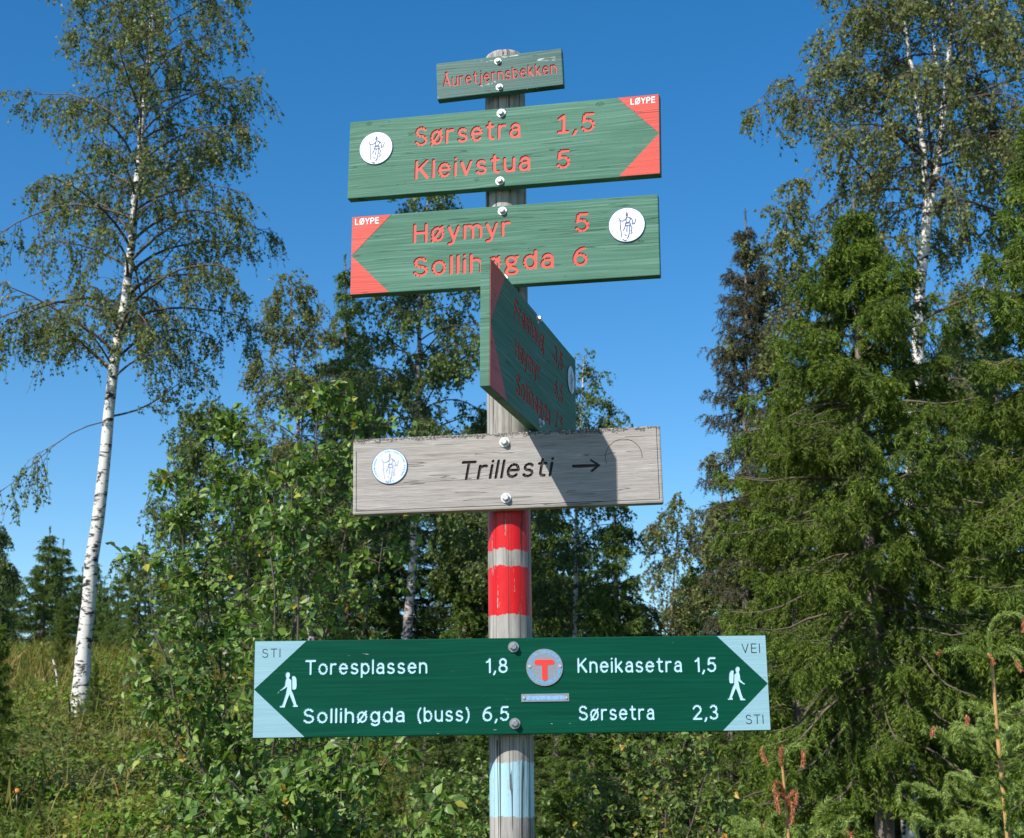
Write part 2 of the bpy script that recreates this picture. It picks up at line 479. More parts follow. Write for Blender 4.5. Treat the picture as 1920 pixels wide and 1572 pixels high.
L = {}
L['birch'] = leaf_mat('birch_leaves', [(0, (0.0633, 0.1003, 0.0264)), (0.5, (0.115, 0.1711, 0.0432)), (0.85, (0.1725, 0.2242, 0.066)), (0.97, (0.253, 0.2478, 0.072)), (1, (0.345, 0.2242, 0.048))], .36, .5, .25)
L['birch_olive'] = leaf_mat('olive_birch_leaves', [(0, (0.075, 0.1, 0.028)), (0.5, (0.13, 0.17, 0.048)), (0.85, (0.19, 0.225, 0.07)), (1, (0.29, 0.24, 0.065))], .36, .5, .25)
L['birch_dark'] = leaf_mat('birch_leaves_painted_shade', [(0, (0.054, 0.096, 0.0264)), (0.6, (0.108, 0.174, 0.0432)), (1, (0.192, 0.246, 0.06))], .36, .5, .25)  # slightly darker, greener leaves: shade of background crowns put into the colour
L['bush'] = leaf_mat('glossy_young_birch_leaves', [(0, (0.0517, 0.1092, 0.0207)), (0.45, (0.1035, 0.1898, 0.0345)), (0.8, (0.1667, 0.2702, 0.0517)), (0.98, (0.253, 0.345, 0.069)), (0.993, (0.414, 0.345, 0.046)), (1, (0.5175, 0.253, 0.0345))], .34, .42, .4)
L['bush_y'] = leaf_mat('yellowing_birch_leaves', [(0, (0.06, 0.11, 0.02)), (0.5, (0.12, 0.19, 0.038)), (0.9, (0.2, 0.26, 0.055)), (0.97, (0.4, 0.34, 0.05)), (1, (0.5, 0.22, 0.03))], .34, .45, .35)
L['under'] = leaf_mat('bilberry_leaves', [(0, (0.0605, 0.126, 0.0165)), (0.45, (0.121, 0.222, 0.0275)), (0.8, (0.1925, 0.3, 0.044)), (0.95, (0.286, 0.3, 0.0605)), (1, (0.352, 0.204, 0.055))], .34, .55, .2, patch=[(.9, (.26, .27, .045), (0, 0, 0)), (.6, (.09, .17, .04), (7, 3, 0)), (1.7, (.28, .20, .06), (3, 9, 0))])
L['heath'] = leaf_mat('rusty_heath', [(0, (0.09, 0.115, 0.02)), (0.5, (0.17, 0.18, 0.035)), (0.85, (0.24, 0.19, 0.05)), (1, (0.3, 0.17, 0.06))], .25, .6, .3)
L['spruce'] = leaf_mat('spruce_needles', [(0, (0.0483, 0.09, 0.0143)), (0.45, (0.1092, 0.175, 0.0242)), (0.85, (0.184, 0.2562, 0.0374)), (1, (0.253, 0.2937, 0.0605))], .28, .55, .15, patch=[(1.3, (.06, .12, .03), (0, 0, 0)), (.8, (.17, .22, .035), (5, 2, 1))])
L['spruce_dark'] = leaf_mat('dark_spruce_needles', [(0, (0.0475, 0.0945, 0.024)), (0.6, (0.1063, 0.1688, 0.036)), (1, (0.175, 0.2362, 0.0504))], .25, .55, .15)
L['spruce_brown'] = leaf_mat('browning_spruce_needles', [(0, (0.05, 0.055, 0.03)), (0.6, (0.09, 0.09, 0.05)), (1, (0.13, 0.115, 0.065))], .25, .6, .15)
L['sapling'] = leaf_mat('young_spruce_needles', [(0, (0.12, 0.18, 0.035)), (0.5, (0.22, 0.3, 0.06)), (1, (0.34, 0.42, 0.11))], .25, .45, .45)
L['withered'] = leaf_mat('withered_orange_needles', [(0, (0.3, 0.1, 0.05)), (0.6, (0.46, 0.19, 0.09)), (1, (0.58, 0.28, 0.15))], .2, .6, .3)

# ------------------------------------------------------------------ ground
def build_ground():
    xs = np.concatenate([np.linspace(-1500, -40, 14)[:-1], np.linspace(-40, 40, 101), np.linspace(40, 1500, 14)[1:]])
    ys = np.concatenate([np.linspace(-400, -10, 8)[:-1], np.linspace(-10, 60, 91), np.linspace(60, 3000, 30)[1:]])
    X, Y = np.meshgrid(xs, ys)
    Z = ground_z(X, Y)
    V = np.stack([X, Y, Z], -1).reshape(-1, 3)
    nx, ny = len(xs), len(ys)
    i = np.arange(nx * ny).reshape(ny, nx)
    F = np.stack([i[:-1, :-1], i[:-1, 1:], i[1:, 1:], i[1:, :-1]], -1).reshape(-1, 4)
    m, n, l, bs, out = new_mat('forest_floor')
    tc = n.new('ShaderNodeTexCoord'); co = tc.outputs['Object']
    a = noise(n, l, co, 1.3, 6, .65); b = noise(n, l, co, 14, 5, .7)
    r = ramp(n, [(.3, (.05, .055, .016)), (.5, (.09, .105, .026)), (.62, (.13, .13, .035)), (.8, (.16, .12, .05))])
    l.new(math_(n, l, 'ADD', math_(n, l, 'MULTIPLY', a.outputs[0], .5), math_(n, l, 'MULTIPLY', b.outputs[0], .5)), r.inputs[0])
    l.new(r.outputs[0], bs.inputs['Base Color']); bs.inputs['Roughness'].default_value = .9
    bp = n.new('ShaderNodeBump'); bp.inputs['Strength'].default_value = 1; bp.inputs['Distance'].default_value = .08
    l.new(b.outputs[0], bp.inputs['Height']); l.new(bp.outputs[0], bs.inputs['Normal'])
    g = link('ground', np_mesh('ground', V, [F], True), m)
    tag(g, 'mossy forest floor rising into a slope', 'ground', kind='structure')
build_ground()

# ------------------------------------------------------------------ lettering helpers
DG = bpy.context.evaluated_depsgraph_get
from mathutils.geometry import delaunay_2d_cdt
def bbox(me):
    a = np.zeros(len(me.vertices) * 3, np.float32); me.vertices.foreach_get('co', a); a = a.reshape(-1, 3)
    return a.min(0), a.max(0)
def ar(cx, cy, rx, ry, a0, a1, n_=14):
    t = np.radians(np.linspace(a0, a1, n_))
    return [(cx + rx * math.cos(q), cy + ry * math.sin(q)) for q in t]
def el_(cx, cy, rx, ry): return ar(cx, cy, rx, ry, 0, 360, 25)
X = .74
OE = el_(.28, .37, .28, .37)
NA = ar(.24, .47, .24, .27, 180, 0) + [(.48, 0)]
AL = [[(0, 0), (.33, 1), (.66, 0)], [(.12, .34), (.54, .34)]]
PB = [[(0, 0), (0, 1), (.27, 1)] + ar(.27, .73, .27, .27, 90, -90)[1:] + [(0, .46)]]
# centre lines of routed letters, cap height 1
FONT = {
 'a': [ar(.26, .52, .2, .22, 160, 0) + [(.46, .1), (.48, 0)], [(.46, .44), (.24, .43)] + ar(.22, .215, .22, .215, 90, 270) + [(.34, .03), (.46, .17)]],
 'e': [[(.0, .40), (.54, .40)] + ar(.27, .37, .27, .37, 5, 318, 22)],
 'o': [OE], 'ø': [OE, [(.02, -.05), (.54, .79)]],
 'r': [[(0, 0), (0, X)], ar(.25, .46, .25, .28, 180, 68)],
 's': [ar(.23, .555, .2, .185, 28, 270) + ar(.23, .185, .23, .185, 90, -152)[1:]],
 'S': [ar(.30, .76, .26, .24, 25, 270) + ar(.30, .26, .30, .26, 90, -155)[1:]],
 't': [[(.14, .97), (.14, .2)] + ar(.33, .2, .19, .2, 180, 282), [(0, X), (.36, X)]],
 'K': [[(0, 0), (0, 1)], [(.56, 1), (0, .40)], [(.18, .59), (.60, 0)]], 'k': [[(0, 0), (0, 1)], [(.42, X), (0, .26)], [(.15, .42), (.46, 0)]],
 'l': [[(0, 0), (0, 1)]], 'I': [[(0, 0), (0, 1)]], 'i': [[(0, 0), (0, X)], [(0, 1.0), (0, 1.005)]], 'j': [[(.12, X), (.12, -.12), (.06, -.24), (-.08, -.27)], [(.12, 1), (.12, 1.005)]],
 'v': [[(0, X), (.25, 0), (.5, X)]], 'V': [[(0, 1), (.33, 0), (.66, 1)]],
 'u': [[(0, X), (0, .27)] + ar(.24, .27, .24, .27, 180, 360) + [(.48, X)], [(.48, .4), (.48, 0)]],
 'n': [[(0, 0), (0, X)], NA], 'h': [[(0, 0), (0, 1)], NA],
 'm': [[(0, 0), (0, X)], ar(.21, .5, .21, .24, 180, 0) + [(.42, 0)], ar(.63, .5, .21, .24, 180, 0) + [(.84, 0)]],
 'H': [[(0, 0), (0, 1)], [(.6, 0), (.6, 1)], [(0, .53), (.6, .53)]],
 'y': [[(0, X), (.25, .02)], [(.5, X), (.21, -.17), (.13, -.26), (0, -.27)]],
 'g': [el_(.26, .38, .26, .36), [(.52, X), (.52, -.04)] + ar(.27, -.04, .25, .23, 0, -150)],
 'ɡ': [el_(.24, .52, .22, .22), [(.14, .33), (.05, .2), (.12, .11), (.36, .09)] + ar(.30, -.10, .22, .18, 70, -90) + ar(.22, -.10, .22, .18, 270, 120), [(.40, .68), (.56, X)]],
 'd': [el_(.26, .37, .26, .37), [(.52, 0), (.52, 1)]], 'b': [el_(.26, .37, .26, .37), [(0, 0), (0, 1)]], 'p': [el_(.26, .37, .26, .37), [(0, -.27), (0, X)]],
 'T': [[(0, 1), (.66, 1)], [(.33, 1), (.33, 0)]], 'F': [[(0, 0), (0, 1), (.5, 1)], [(0, .53), (.44, .53)]], 'E': [[(.5, 0), (0, 0), (0, 1), (.5, 1)], [(0, .52), (.45, .52)]], 'L': [[(0, 1), (0, 0), (.46, 0)]],
 'P': PB, 'R': PB + [[(.26, .46), (.56, 0)]], 'D': [[(0, 0), (0, 1), (.25, 1)] + ar(.25, .5, .36, .5, 90, -90) + [(0, 0)]], 'N': [[(0, 0), (0, 1), (.58, 0), (.58, 1)]], 'M': [[(0, 0), (0, 1), (.36, .2), (.72, 1), (.72, 0)]],
 'O': [el_(.38, .5, .38, .5)], 'Ø': [el_(.36, .5, .36, .5), [(.04, -.06), (.68, 1.06)]], 'U': [[(0, 1), (0, .3)] + ar(.29, .3, .29, .3, 180, 360) + [(.58, 1)]], 'G': [ar(.38, .5, .38, .5, 45, 330, 22) + [(.74, .46), (.44, .46)]],
 'Y': [[(0, 1), (.3, .46), (.6, 1)], [(.3, .46), (.3, 0)]], 'A': AL, 'Å': AL + [ar(.33, 1.19, .09, .09, 0, 360, 11)], '-': [[(0, .42), (.3, .42)]],
 '1': [[(0, .78), (.12, .85), (.22, 1), (.22, 0)]], '¹': [[(.02, .82), (.24, 1), (.24, 0)], [(0, 0), (.46, 0)]],
 '2': [ar(.27, .72, .27, .28, 165, -38) + [(0, 0), (.56, 0)]], '3': [ar(.25, .76, .23, .24, 150, -90), ar(.25, .26, .27, .26, 90, -152)],
 '5': [[(.50, 1), (.09, 1), (.04, .54)] + ar(.25, .32, .28, .32, 128, -150)], '6': [el_(.28, .31, .28, .31), [(.48, .98), (.32, .95), (.15, .82), (.03, .56), (0, .31)]], '7': [[(0, 1), (.52, 1), (.16, 0)]],
 '8': [el_(.27, .76, .22, .24), el_(.27, .26, .27, .26)], ',': [[(.07, .05), (.06, .0), (-.02, -.17)]], '(': [ar(.52, .42, .52, .75, 132, 228)], ')': [ar(-.34, .42, .52, .75, 48, -48)],
}
CAPH = 1.0
_glyph = {}
def glyph_w(c): 
    xs = [p[0] for ln in FONT[c] for p in ln]; return min(xs), max(xs)
def adv(c, wd=.14):
    if c == ' ': return .42
    a, b = glyph_w(c); return b + wd + .17
def glyph(c, shear, wd):
    """flat letter in the XZ plane facing -Y: round-ended strokes of width wd, overlaps merged"""
    k = (c, shear, wd)
    if k not in _glyph:
        vs_ = []; fs = []
        def poly(p):
            i0 = len(vs_); vs_.extend(Vector((x + shear * y, y)) for x, y in p); fs.append(list(range(i0, i0 + len(p))))
        r = wd / 2
        for ln in FONT[c]:
            ln = [(x + r, r + y * (1 - wd)) for x, y in ln]
            for (ax_, ay), (bx_, by_) in zip(ln[:-1], ln[1:]):
                dx, dy = bx_ - ax_, by_ - ay; d = math.hypot(dx, dy)
                if d < 1e-6: continue
                nx, ny = -dy / d * r, dx / d * r
                poly([(ax_ - nx, ay - ny), (bx_ - nx, by_ - ny), (bx_ + nx, by_ + ny), (ax_ + nx, ay + ny)])
            st = 1 if len(ln) < 6 else 2
            for i, (x, y) in enumerate(ln):
                if i % st == 0 or i == len(ln) - 1:
                    poly([(x + r * .999 * math.cos(q + .13), y + r * .999 * math.sin(q + .13)) for q in np.linspace(0, 2 * math.pi, 13)[:-1]])
        V_, E_, F_, ov, oe, of = delaunay_2d_cdt(vs_, [], fs, 0, 1e-5)
        bm = bmesh.new(); bv = [bm.verts.new((v.x, 0, v.y)) for v in V_]
        for f, o_ in zip(F_, of):
            if o_:
                try: bm.faces.new([bv[i] for i in f])
                except ValueError: pass
        bmesh.ops.delete(bm, geom=[v for v in bm.verts if not v.link_faces], context='VERTS')
        for f in bm.faces:
            f.normal_update()
            if f.normal.y > 0: f.normal_flip()
        bmesh.ops.dissolve_limit(bm, angle_limit=.02, verts=bm.verts, edges=bm.edges)
        bmesh.ops.triangulate(bm, faces=bm.faces)
        flat = bpy.data.meshes.new('letter'); bm.to_mesh(flat); bm.free()
        lo, hi = bbox(flat)
        _glyph[k] = (flat, lo, hi)
    return _glyph[k]

def prism_from_flat(bm_out, flat, mat4, y0, y1, mi):
    """extrude a flat XZ mesh from y0 to y1 into bm_out with material index mi"""
    b = bmesh.new(); b.from_mesh(flat)
    for v in b.verts: v.co.y = 0
    geom = bmesh.ops.extrude_face_region(b, geom=b.faces[:])
    for v in [g for g in geom['geom'] if isinstance(g, bmesh.types.BMVert)]: v.co.y = 1
    bmesh.ops.recalc_face_normals(b, faces=b.faces)
    for f in b.faces: f.material_index = mi
    for v in b.verts:
        p = mat4 @ Vector((v.co.x, 0, v.co.z))
        v.co = (p.x, y0 + (y1 - y0) * v.co.y, p.z)
    tmp = bpy.data.meshes.new('t'); b.to_mesh(tmp); b.free()
    bm_out.from_mesh(tmp); bpy.data.meshes.remove(tmp)

def union_flat(polys):
    """merge overlapping 2D polygons into one flat mesh facing -Y"""
    vs_ = []; fs = []
    for p in polys:
        if sum(a_[0] * b_[1] - b_[0] * a_[1] for a_, b_ in zip(p, p[1:] + p[:1])) < 0: p = p[::-1]
        i0 = len(vs_); vs_.extend(Vector(q) for q in p); fs.append(list(range(i0, i0 + len(p))))
    V_, E_, F_, ov, oe, of = delaunay_2d_cdt(vs_, [], fs, 0, 1e-7)
    bm = bmesh.new(); bv = [bm.verts.new((v.x, 0, v.y)) for v in V_]
    for f, o_ in zip(F_, of):
        if o_: bm.faces.new([bv[i] for i in f])
    bmesh.ops.delete(bm, geom=[v for v in bm.verts if not v.link_faces], context='VERTS')
    for f in bm.faces:
        f.normal_update()
        if f.normal.y > 0: f.normal_flip()
    me = bpy.data.meshes.new('flat'); bm.to_mesh(me); bm.free()
    return me

def flat_poly(polys, y=0.0):
    """list of 2D polygons -> flat mesh in XZ facing -Y"""
    bm = bmesh.new()
    for p in polys:
        vs_ = [bm.verts.new((a, y, b)) for a, b in p]
        f = bm.faces.new(vs_)
    bmesh.ops.recalc_face_normals(bm, faces=bm.faces)
    for f in bm.faces:
        f.normal_update()
        if f.normal.y > 0: f.normal_flip()
    bmesh.ops.triangulate(bm, faces=bm.faces)
    me = bpy.data.meshes.new('flat'); bm.to_mesh(me); bm.free()
    return me

def slab_poly(poly, y0, y1, name='slab'):
    """polygon in XZ extruded from y0 (front) to y1 (back)"""
    n_ = len(poly)
    V = [(a, y0, b) for a, b in poly] + [(a, y1, b) for a, b in poly]
    me = bpy.data.meshes.new(name)
    F = [tuple(range(n_)), tuple(range(2 * n_ - 1, n_ - 1, -1))] + [(i, i + n_, (i + 1) % n_ + n_, (i + 1) % n_) for i in range(n_)]
    me.from_pydata(V, [], F)
    bm = bmesh.new(); bm.from_mesh(me); bmesh.ops.recalc_face_normals(bm, faces=bm.faces); bm.to_mesh(me); bm.free()
    return me

def circle(cx, cz, r, n_=40):
    return [(cx + r * math.cos(2 * math.pi * i / n_), cz + r * math.sin(2 * math.pi * i / n_)) for i in range(n_)]

def strokes(lines, wd):
    """flat ribbons along polylines (2D)"""
    polys = []
    for ln in lines:
        wdl = wd
        if isinstance(ln, tuple): ln, wdl = ln
        for a, b in zip(ln[:-1], ln[1:]):
            d = np.array(b, float) - np.array(a, float); L_ = np.linalg.norm(d)
            if L_ < 1e-9: continue
            d /= L_; s = np.array([-d[1], d[0]]) * wdl / 2; e = d * wdl * .3
            a_ = np.array(a) - e; b_ = np.array(b) + e
            polys.append([tuple(a_ + s), tuple(b_ + s), tuple(b_ - s), tuple(a_ - s)])
    return polys

# ------------------------------------------------------------------ signpost
POST_Y = 3.40; POST_R = 0.05
LEAN = -0.0098
post_x = lambda z: LEAN * (z - 1.55)
sign = empty('signpost', (post_x(0), POST_Y, 0))
tag(sign, 'wooden signpost with six route boards and red and blue painted bands', 'signpost')
SP = np.array([post_x(0), POST_Y, 0.0])

def build_post():
    zt = float(px(942, 98, POST_Y - .03)[2])
    g = Geo(); K = 60; Sd = 40
    rng = np.random.default_rng(3)
    zs = np.concatenate([np.linspace(-.3, zt - .012, K), [zt - .006, zt, zt + .001]])
    a = np.arange(Sd) * 2 * math.pi / Sd
    rows = []
    for k, z in enumerate(zs):
        rr = POST_R * (1 + .010 * np.sin(3 * a + z * 1.3) + .008 * np.sin(7 * a - z * .9) + .004 * np.sin(11 * a + z * 2))
        if k == K: rr = rr * .97
        if k == K + 1: rr = rr * .90
        if k == K + 2: rr = rr * .02
        rows.append(np.stack([LEAN * z + rr * np.cos(a), rr * np.sin(a), np.full(Sd, z)], -1))
    V = np.stack(rows)
    i = np.arange(len(zs) * Sd).reshape(len(zs), Sd)
    A = i[:-1]; B = np.roll(A, -1, 1); D = i[1:]; C = np.roll(D, -1, 1)
    g.add(V, np.stack([A, B, C, D], -1).reshape(-1, 4))
    zpx = lambda y: px(958, y, POST_Y - POST_R)[2]
    bands = [(zpx(1030), zpx(940), (.58, .006, .008), .016, .004), (zpx(1153), zpx(1061), (.58, .006, .008), .009, .012),
             (zpx(1532), zpx(1430), (.36, .56, .64), .012, .014)]
    m = post_mat(bands)
    p = link('post', g.mesh('post', True), m, sign)
    p['label'] = 'grey round wooden post with two red bands and a pale blue band'
build_post()

BOLT = None
def bolt_meshes():
    global BOLT
    if BOLT: return BOLT
    bm = bmesh.new()
    r = .0072
    hexv = [(r * math.cos(math.pi / 3 * i + .3), r * math.sin(math.pi / 3 * i + .3)) for i in range(6)]
    b0 = [bm.verts.new((x, -.0005, z)) for x, z in hexv]
    b1 = [bm.verts.new((x, -.0068, z)) for x, z in hexv]
    b2 = [bm.verts.new((x * .72, -.0085, z * .72)) for x, z in hexv]
    for i in range(6):
        j = (i + 1) % 6
        bm.faces.new((b0[i], b0[j], b1[j], b1[i])); bm.faces.new((b1[i], b1[j], b2[j], b2[i]))
    bm.faces.new(b2)
    bmesh.ops.recalc_face_normals(bm, faces=bm.faces)
    head = bpy.data.meshes.new('bolt'); bm.to_mesh(head); bm.free()
    wash = slab_poly(circle(0, 0, .0108, 20), -.0024, .0, 'washer')
    BOLT = (head, wash)
    return BOLT

class Board:
    def __init__(s, c, u, v, w, h, t, label, mats, bevel=.002):
        s.c = np.array(c, float); s.u = nrm(np.array(u, float)); s.v = nrm(np.array(v, float))
        s.n = np.cross(s.u, s.v)              # towards the viewer is -y local, i.e. u x v = -n_in
        s.nin = np.cross(s.v, s.u)
        s.w, s.h, s.t = w, h, t
        s.label = label; s.mats = mats; s.bevel = bevel
        s.cut = bmesh.new(); s.kids = []
        R = Matrix((tuple(s.u), tuple(s.nin), tuple(s.v))).transposed()
        s.M = R.to_4x4(); s.M.translation = Vector(s.c - SP)
    def loc(s, x, y):
        p = ray_plane(x, y, s.c, s.nin) - s.c
        return np.array([p @ s.u, p @ s.v])
    def child(s, name, me, mat, loc=(0, 0, 0), scale=(1, 1, 1), rot=0.0, label=None):
        s.kids.append((name, me, mat, loc, scale, rot, label))
    def word(s, text, left, right, cap, mat, groove_mi, depth=.0026, offset=.15, shear=0.0, carve=True, level=False, proud=.0009):
        a = s.loc(*left); b = s.loc(*right)
        if level: a[1] = b[1] = (a[1] + b[1]) / 2
        caph = s.loc(left[0], left[1] - cap)[1] - s.loc(*left)[1]
        sc = caph / CAPH
        d = b - a; W = np.linalg.norm(d); ang = math.atan2(d[1], d[0])
        pos = [0.0]
        for ch in text[:-1]: pos.append(pos[-1] + adv(ch, offset))
        f0 = glyph(text[0], shear, offset); f1 = glyph(text[-1], shear, offset)
        nat = (pos[-1] + f1[2][0] - f0[1][0]) * sc
        sx = 1.0; ex = 0.0
        if len(text) > 1:
            ex = (W - nat) / (len(text) - 1)
            lim = .10 * sc
            if ex < -.02 * sc: sx = (W + .02 * sc * (len(text) - 1)) / nat; ex = -.02 * sc
            elif ex > lim: sx = min(1.25, (W - lim * (len(text) - 1)) / nat); 
            ex = (W - nat * sx) / (len(text) - 1)
        for i, ch in enumerate(text):
            if ch == ' ': continue
            fl, lo, hi = glyph(ch, shear, offset)
            xo = (pos[i] - f0[1][0]) * sc * sx + ex * i
            ox = a[0] + xo * math.cos(ang); oz = a[1] + xo * math.sin(ang)
            if carve:
                m4 = Matrix.Translation((ox, 0, oz)) @ Matrix.Rotation(-ang, 4, 'Y') @ Matrix.Diagonal((sc * sx, 1, sc, 1))
                prism_from_flat(s.cut, fl, m4, -.004, depth, groove_mi)
                y = depth - .0004
            else:
                y = -proud
            s.child('letter', fl, mat, (ox, y, oz), (sc * sx, 1, sc), ang)
    def poly_px(s, pts): return [tuple(s.loc(*p)) for p in pts]
    def corner(s, poly, mat):
        s.child('painted_corner', slab_poly(poly, -.0006, .0004, 'painted_corner'), mat)
    def bolt(s, p, mat, k=1.0):
        u, v = s.loc(*p); h_, w_ = bolt_meshes()
        s.child('washer', w_, mat, (u, 0, v), (k, k, k)); s.child('bolt', h_, mat, (u, -.0024 * k, v), (k, k, k))
    def finish(s):
        bm = bmesh.new()
        bmesh.ops.create_cube(bm, size=1)
        for vv in bm.verts: vv.co = Vector((vv.co.x * s.w, (vv.co.y + .5) * s.t, vv.co.z * s.h))
        bmesh.ops.bevel(bm, geom=bm.edges[:], offset=s.bevel, segments=2, affect='EDGES', profile=.6)
        me = bpy.data.meshes.new('sign_board'); bm.to_mesh(me); bm.free()
        for m in s.mats: me.materials.append(m)
        o = bpy.data.objects.new('sign_board', me); COL.objects.link(o)
        if len(s.cut.faces):
            cm = bpy.data.meshes.new('cut'); s.cut.to_mesh(cm)
            for m in s.mats: cm.materials.append(m)
            co_ = bpy.data.objects.new('cut', cm); COL.objects.link(co_)
            md = o.modifiers.new('b', 'BOOLEAN'); md.operation = 'DIFFERENCE'; md.object = co_; md.solver = 'EXACT'; md.use_self = True
            try: md.material_mode = 'INDEX'
            except Exception: pass
            bpy.context.view_layer.update()
            new = bpy.data.meshes.new_from_object(o.evaluated_get(DG()))
            new.name = 'sign_board'
            o.modifiers.clear(); o.data = new
            bpy.data.objects.remove(co_)
        s.cut.free()
        o.parent = sign; o.matrix_local = s.M
        o['label'] = s.label
        for name, me, mat, loc, scale, rot, label in s.kids:
            if not me.materials or me.materials[0] is not mat:
                if len(me.materials) == 0: me.materials.append(mat)
                elif me.materials[0] is not mat:
                    key = (me.name, mat.name)
                    if key not in _cpy:
                        c_ = me.copy(); c_.materials[0] = mat; _cpy[key] = c_
                    me = _cpy[key]
            k = bpy.data.objects.new(name, me); COL.objects.link(k)
            k.parent = o; k.location = loc; k.scale = scale; k.rotation_euler = (0, -rot, 0)
            if label: k['label'] = label
        return o
_cpy = {}

def fitted(p, d0, t, label, mats, **kw):
    xc, zc, w_, h_, yaw, roll, tilt = p
    u = np.array([math.cos(yaw), math.sin(yaw), 0]); n_ = np.array([math.sin(yaw), -math.cos(yaw), 0]); v = np.array([0, 0, 1.0])
    v2 = v * math.cos(tilt) + n_ * math.sin(tilt)
    u2 = u * math.cos(roll) + v2 * math.sin(roll); v3 = -u * math.sin(roll) + v2 * math.cos(roll)
    return Board((xc, d0, zc), u2, v3, w_, h_, t, label, mats, **kw)

def skier_badge(b, centre, rpx, rim, disc, ink, ring, pins=2, r=None):
    cu, cv = b.loc(*centre)
    if r is None: r = b.loc(centre[0], centre[1] - rpx)[1] - cv
    b.child('badge', slab_poly(circle(cu, cv, r, 40), -.0022, .0, 'badge'), rim)
    b.child('badge_face', slab_poly(circle(cu, cv, r * .965, 40), -.0028, -.0020, 'badge_face'), disc)
    # line drawing of a figure on skis with staff and raised arm
    def q(pts): return [(cu + x * r, cv + y * r) for x, y in pts]
    ln = [q([(-.42, .40), (-.36, .26), (-.22, .22), (-.12, .28), (.0, .36)]), q([(-.02, .60), (.0, .70), (.06, .62), (.05, .52), (-.02, .52), (-.02, .60)]),
          q([(.0, .44), (.14, .42), (.20, .30), (.12, .10), (.0, .08), (-.04, .28), (.0, .44)]), q([(.14, .42), (.28, .32), (.34, .12), (.30, .02), (.42, .02), (.50, .30)]),
          q([(-.06, .10), (.10, .14), (.20, .06), (.16, -.04), (.0, -.06), (-.08, .0), (-.06, .10)]), q([(-.06, .0), (-.14, -.22), (-.20, -.32)]),
          q([(.02, -.06), (.0, -.32), (.0, -.42)]), q([(.16, -.04), (.14, -.36), (.10, -.62), (.06, -.72)]), q([(.20, -.02), (.28, -.20), (.24, -.36), (.28, -.46), (.20, -.54)]),
          q([(-.36, .22), (-.34, -.20), (-.28, -.70)]), q([(-.12, -.56), (-.02, -.64)]), q([(.0, -.78), (.10, -.68)]), q([(-.24, -.84), (-.12, -.90), (-.02, -.90)])]
    b.child('emblem', flat_poly(strokes(ln, .066 * r), -.0031), ink)
    # lettering round the rim
    txt = 'FORENINGEN TIL SKI-IDRETTENS FREMME'
    bm = bmesh.new()
    def put(ch, ang, rad, hgt, flip=False):
        fl, lo, hi = glyph(ch, 0.0, .16)
        s_ = hgt / CAPH; mid = (lo[0] + hi[0]) / 2
        m4 = Matrix.Translation((cu, -.0031, cv)) @ Matrix.Rotation(ang, 4, 'Y') @ Matrix.Translation((0, 0, rad)) @ Matrix.Diagonal((s_, 1, s_, 1)) @ Matrix.Translation((-mid, 0, 0))
        if flip: m4 = Matrix.Translation((cu, -.0031, cv)) @ Matrix.Rotation(ang, 4, 'Y') @ Matrix.Translation((0, 0, -rad)) @ Matrix.Diagonal((s_, 1, s_, 1)) @ Matrix.Translation((-mid, 0, 0))
        t_ = fl.copy(); t_.transform(m4); bm.from_mesh(t_); bpy.data.meshes.remove(t_)
    N_ = len(txt)
    for i, ch in enumerate(txt):
        if ch != ' ': put(ch, math.radians(-128 + 256 * i / (N_ - 1)), r * .80, r * .105)
    for i, ch in enumerate('1883'): put(ch, math.radians(13 - 26 * i / 3), r * .92, r * .12, True)
    me = bpy.data.meshes.new('rim_lettering'); bm.to_mesh(me); bm.free()
    b.child('rim_lettering', me, ring)
    for a in ((0, math.pi) if pins == 2 else (0.05, math.pi / 2 + .05, math.pi + .05, 1.5 * math.pi + .05)):
        b.child('pin', slab_poly(circle(cu + .86 * r * math.cos(a), cv + .86 * r * math.sin(a), r * .028, 8), -.0036, -.0025, 'pin'), M['oldsteel'])

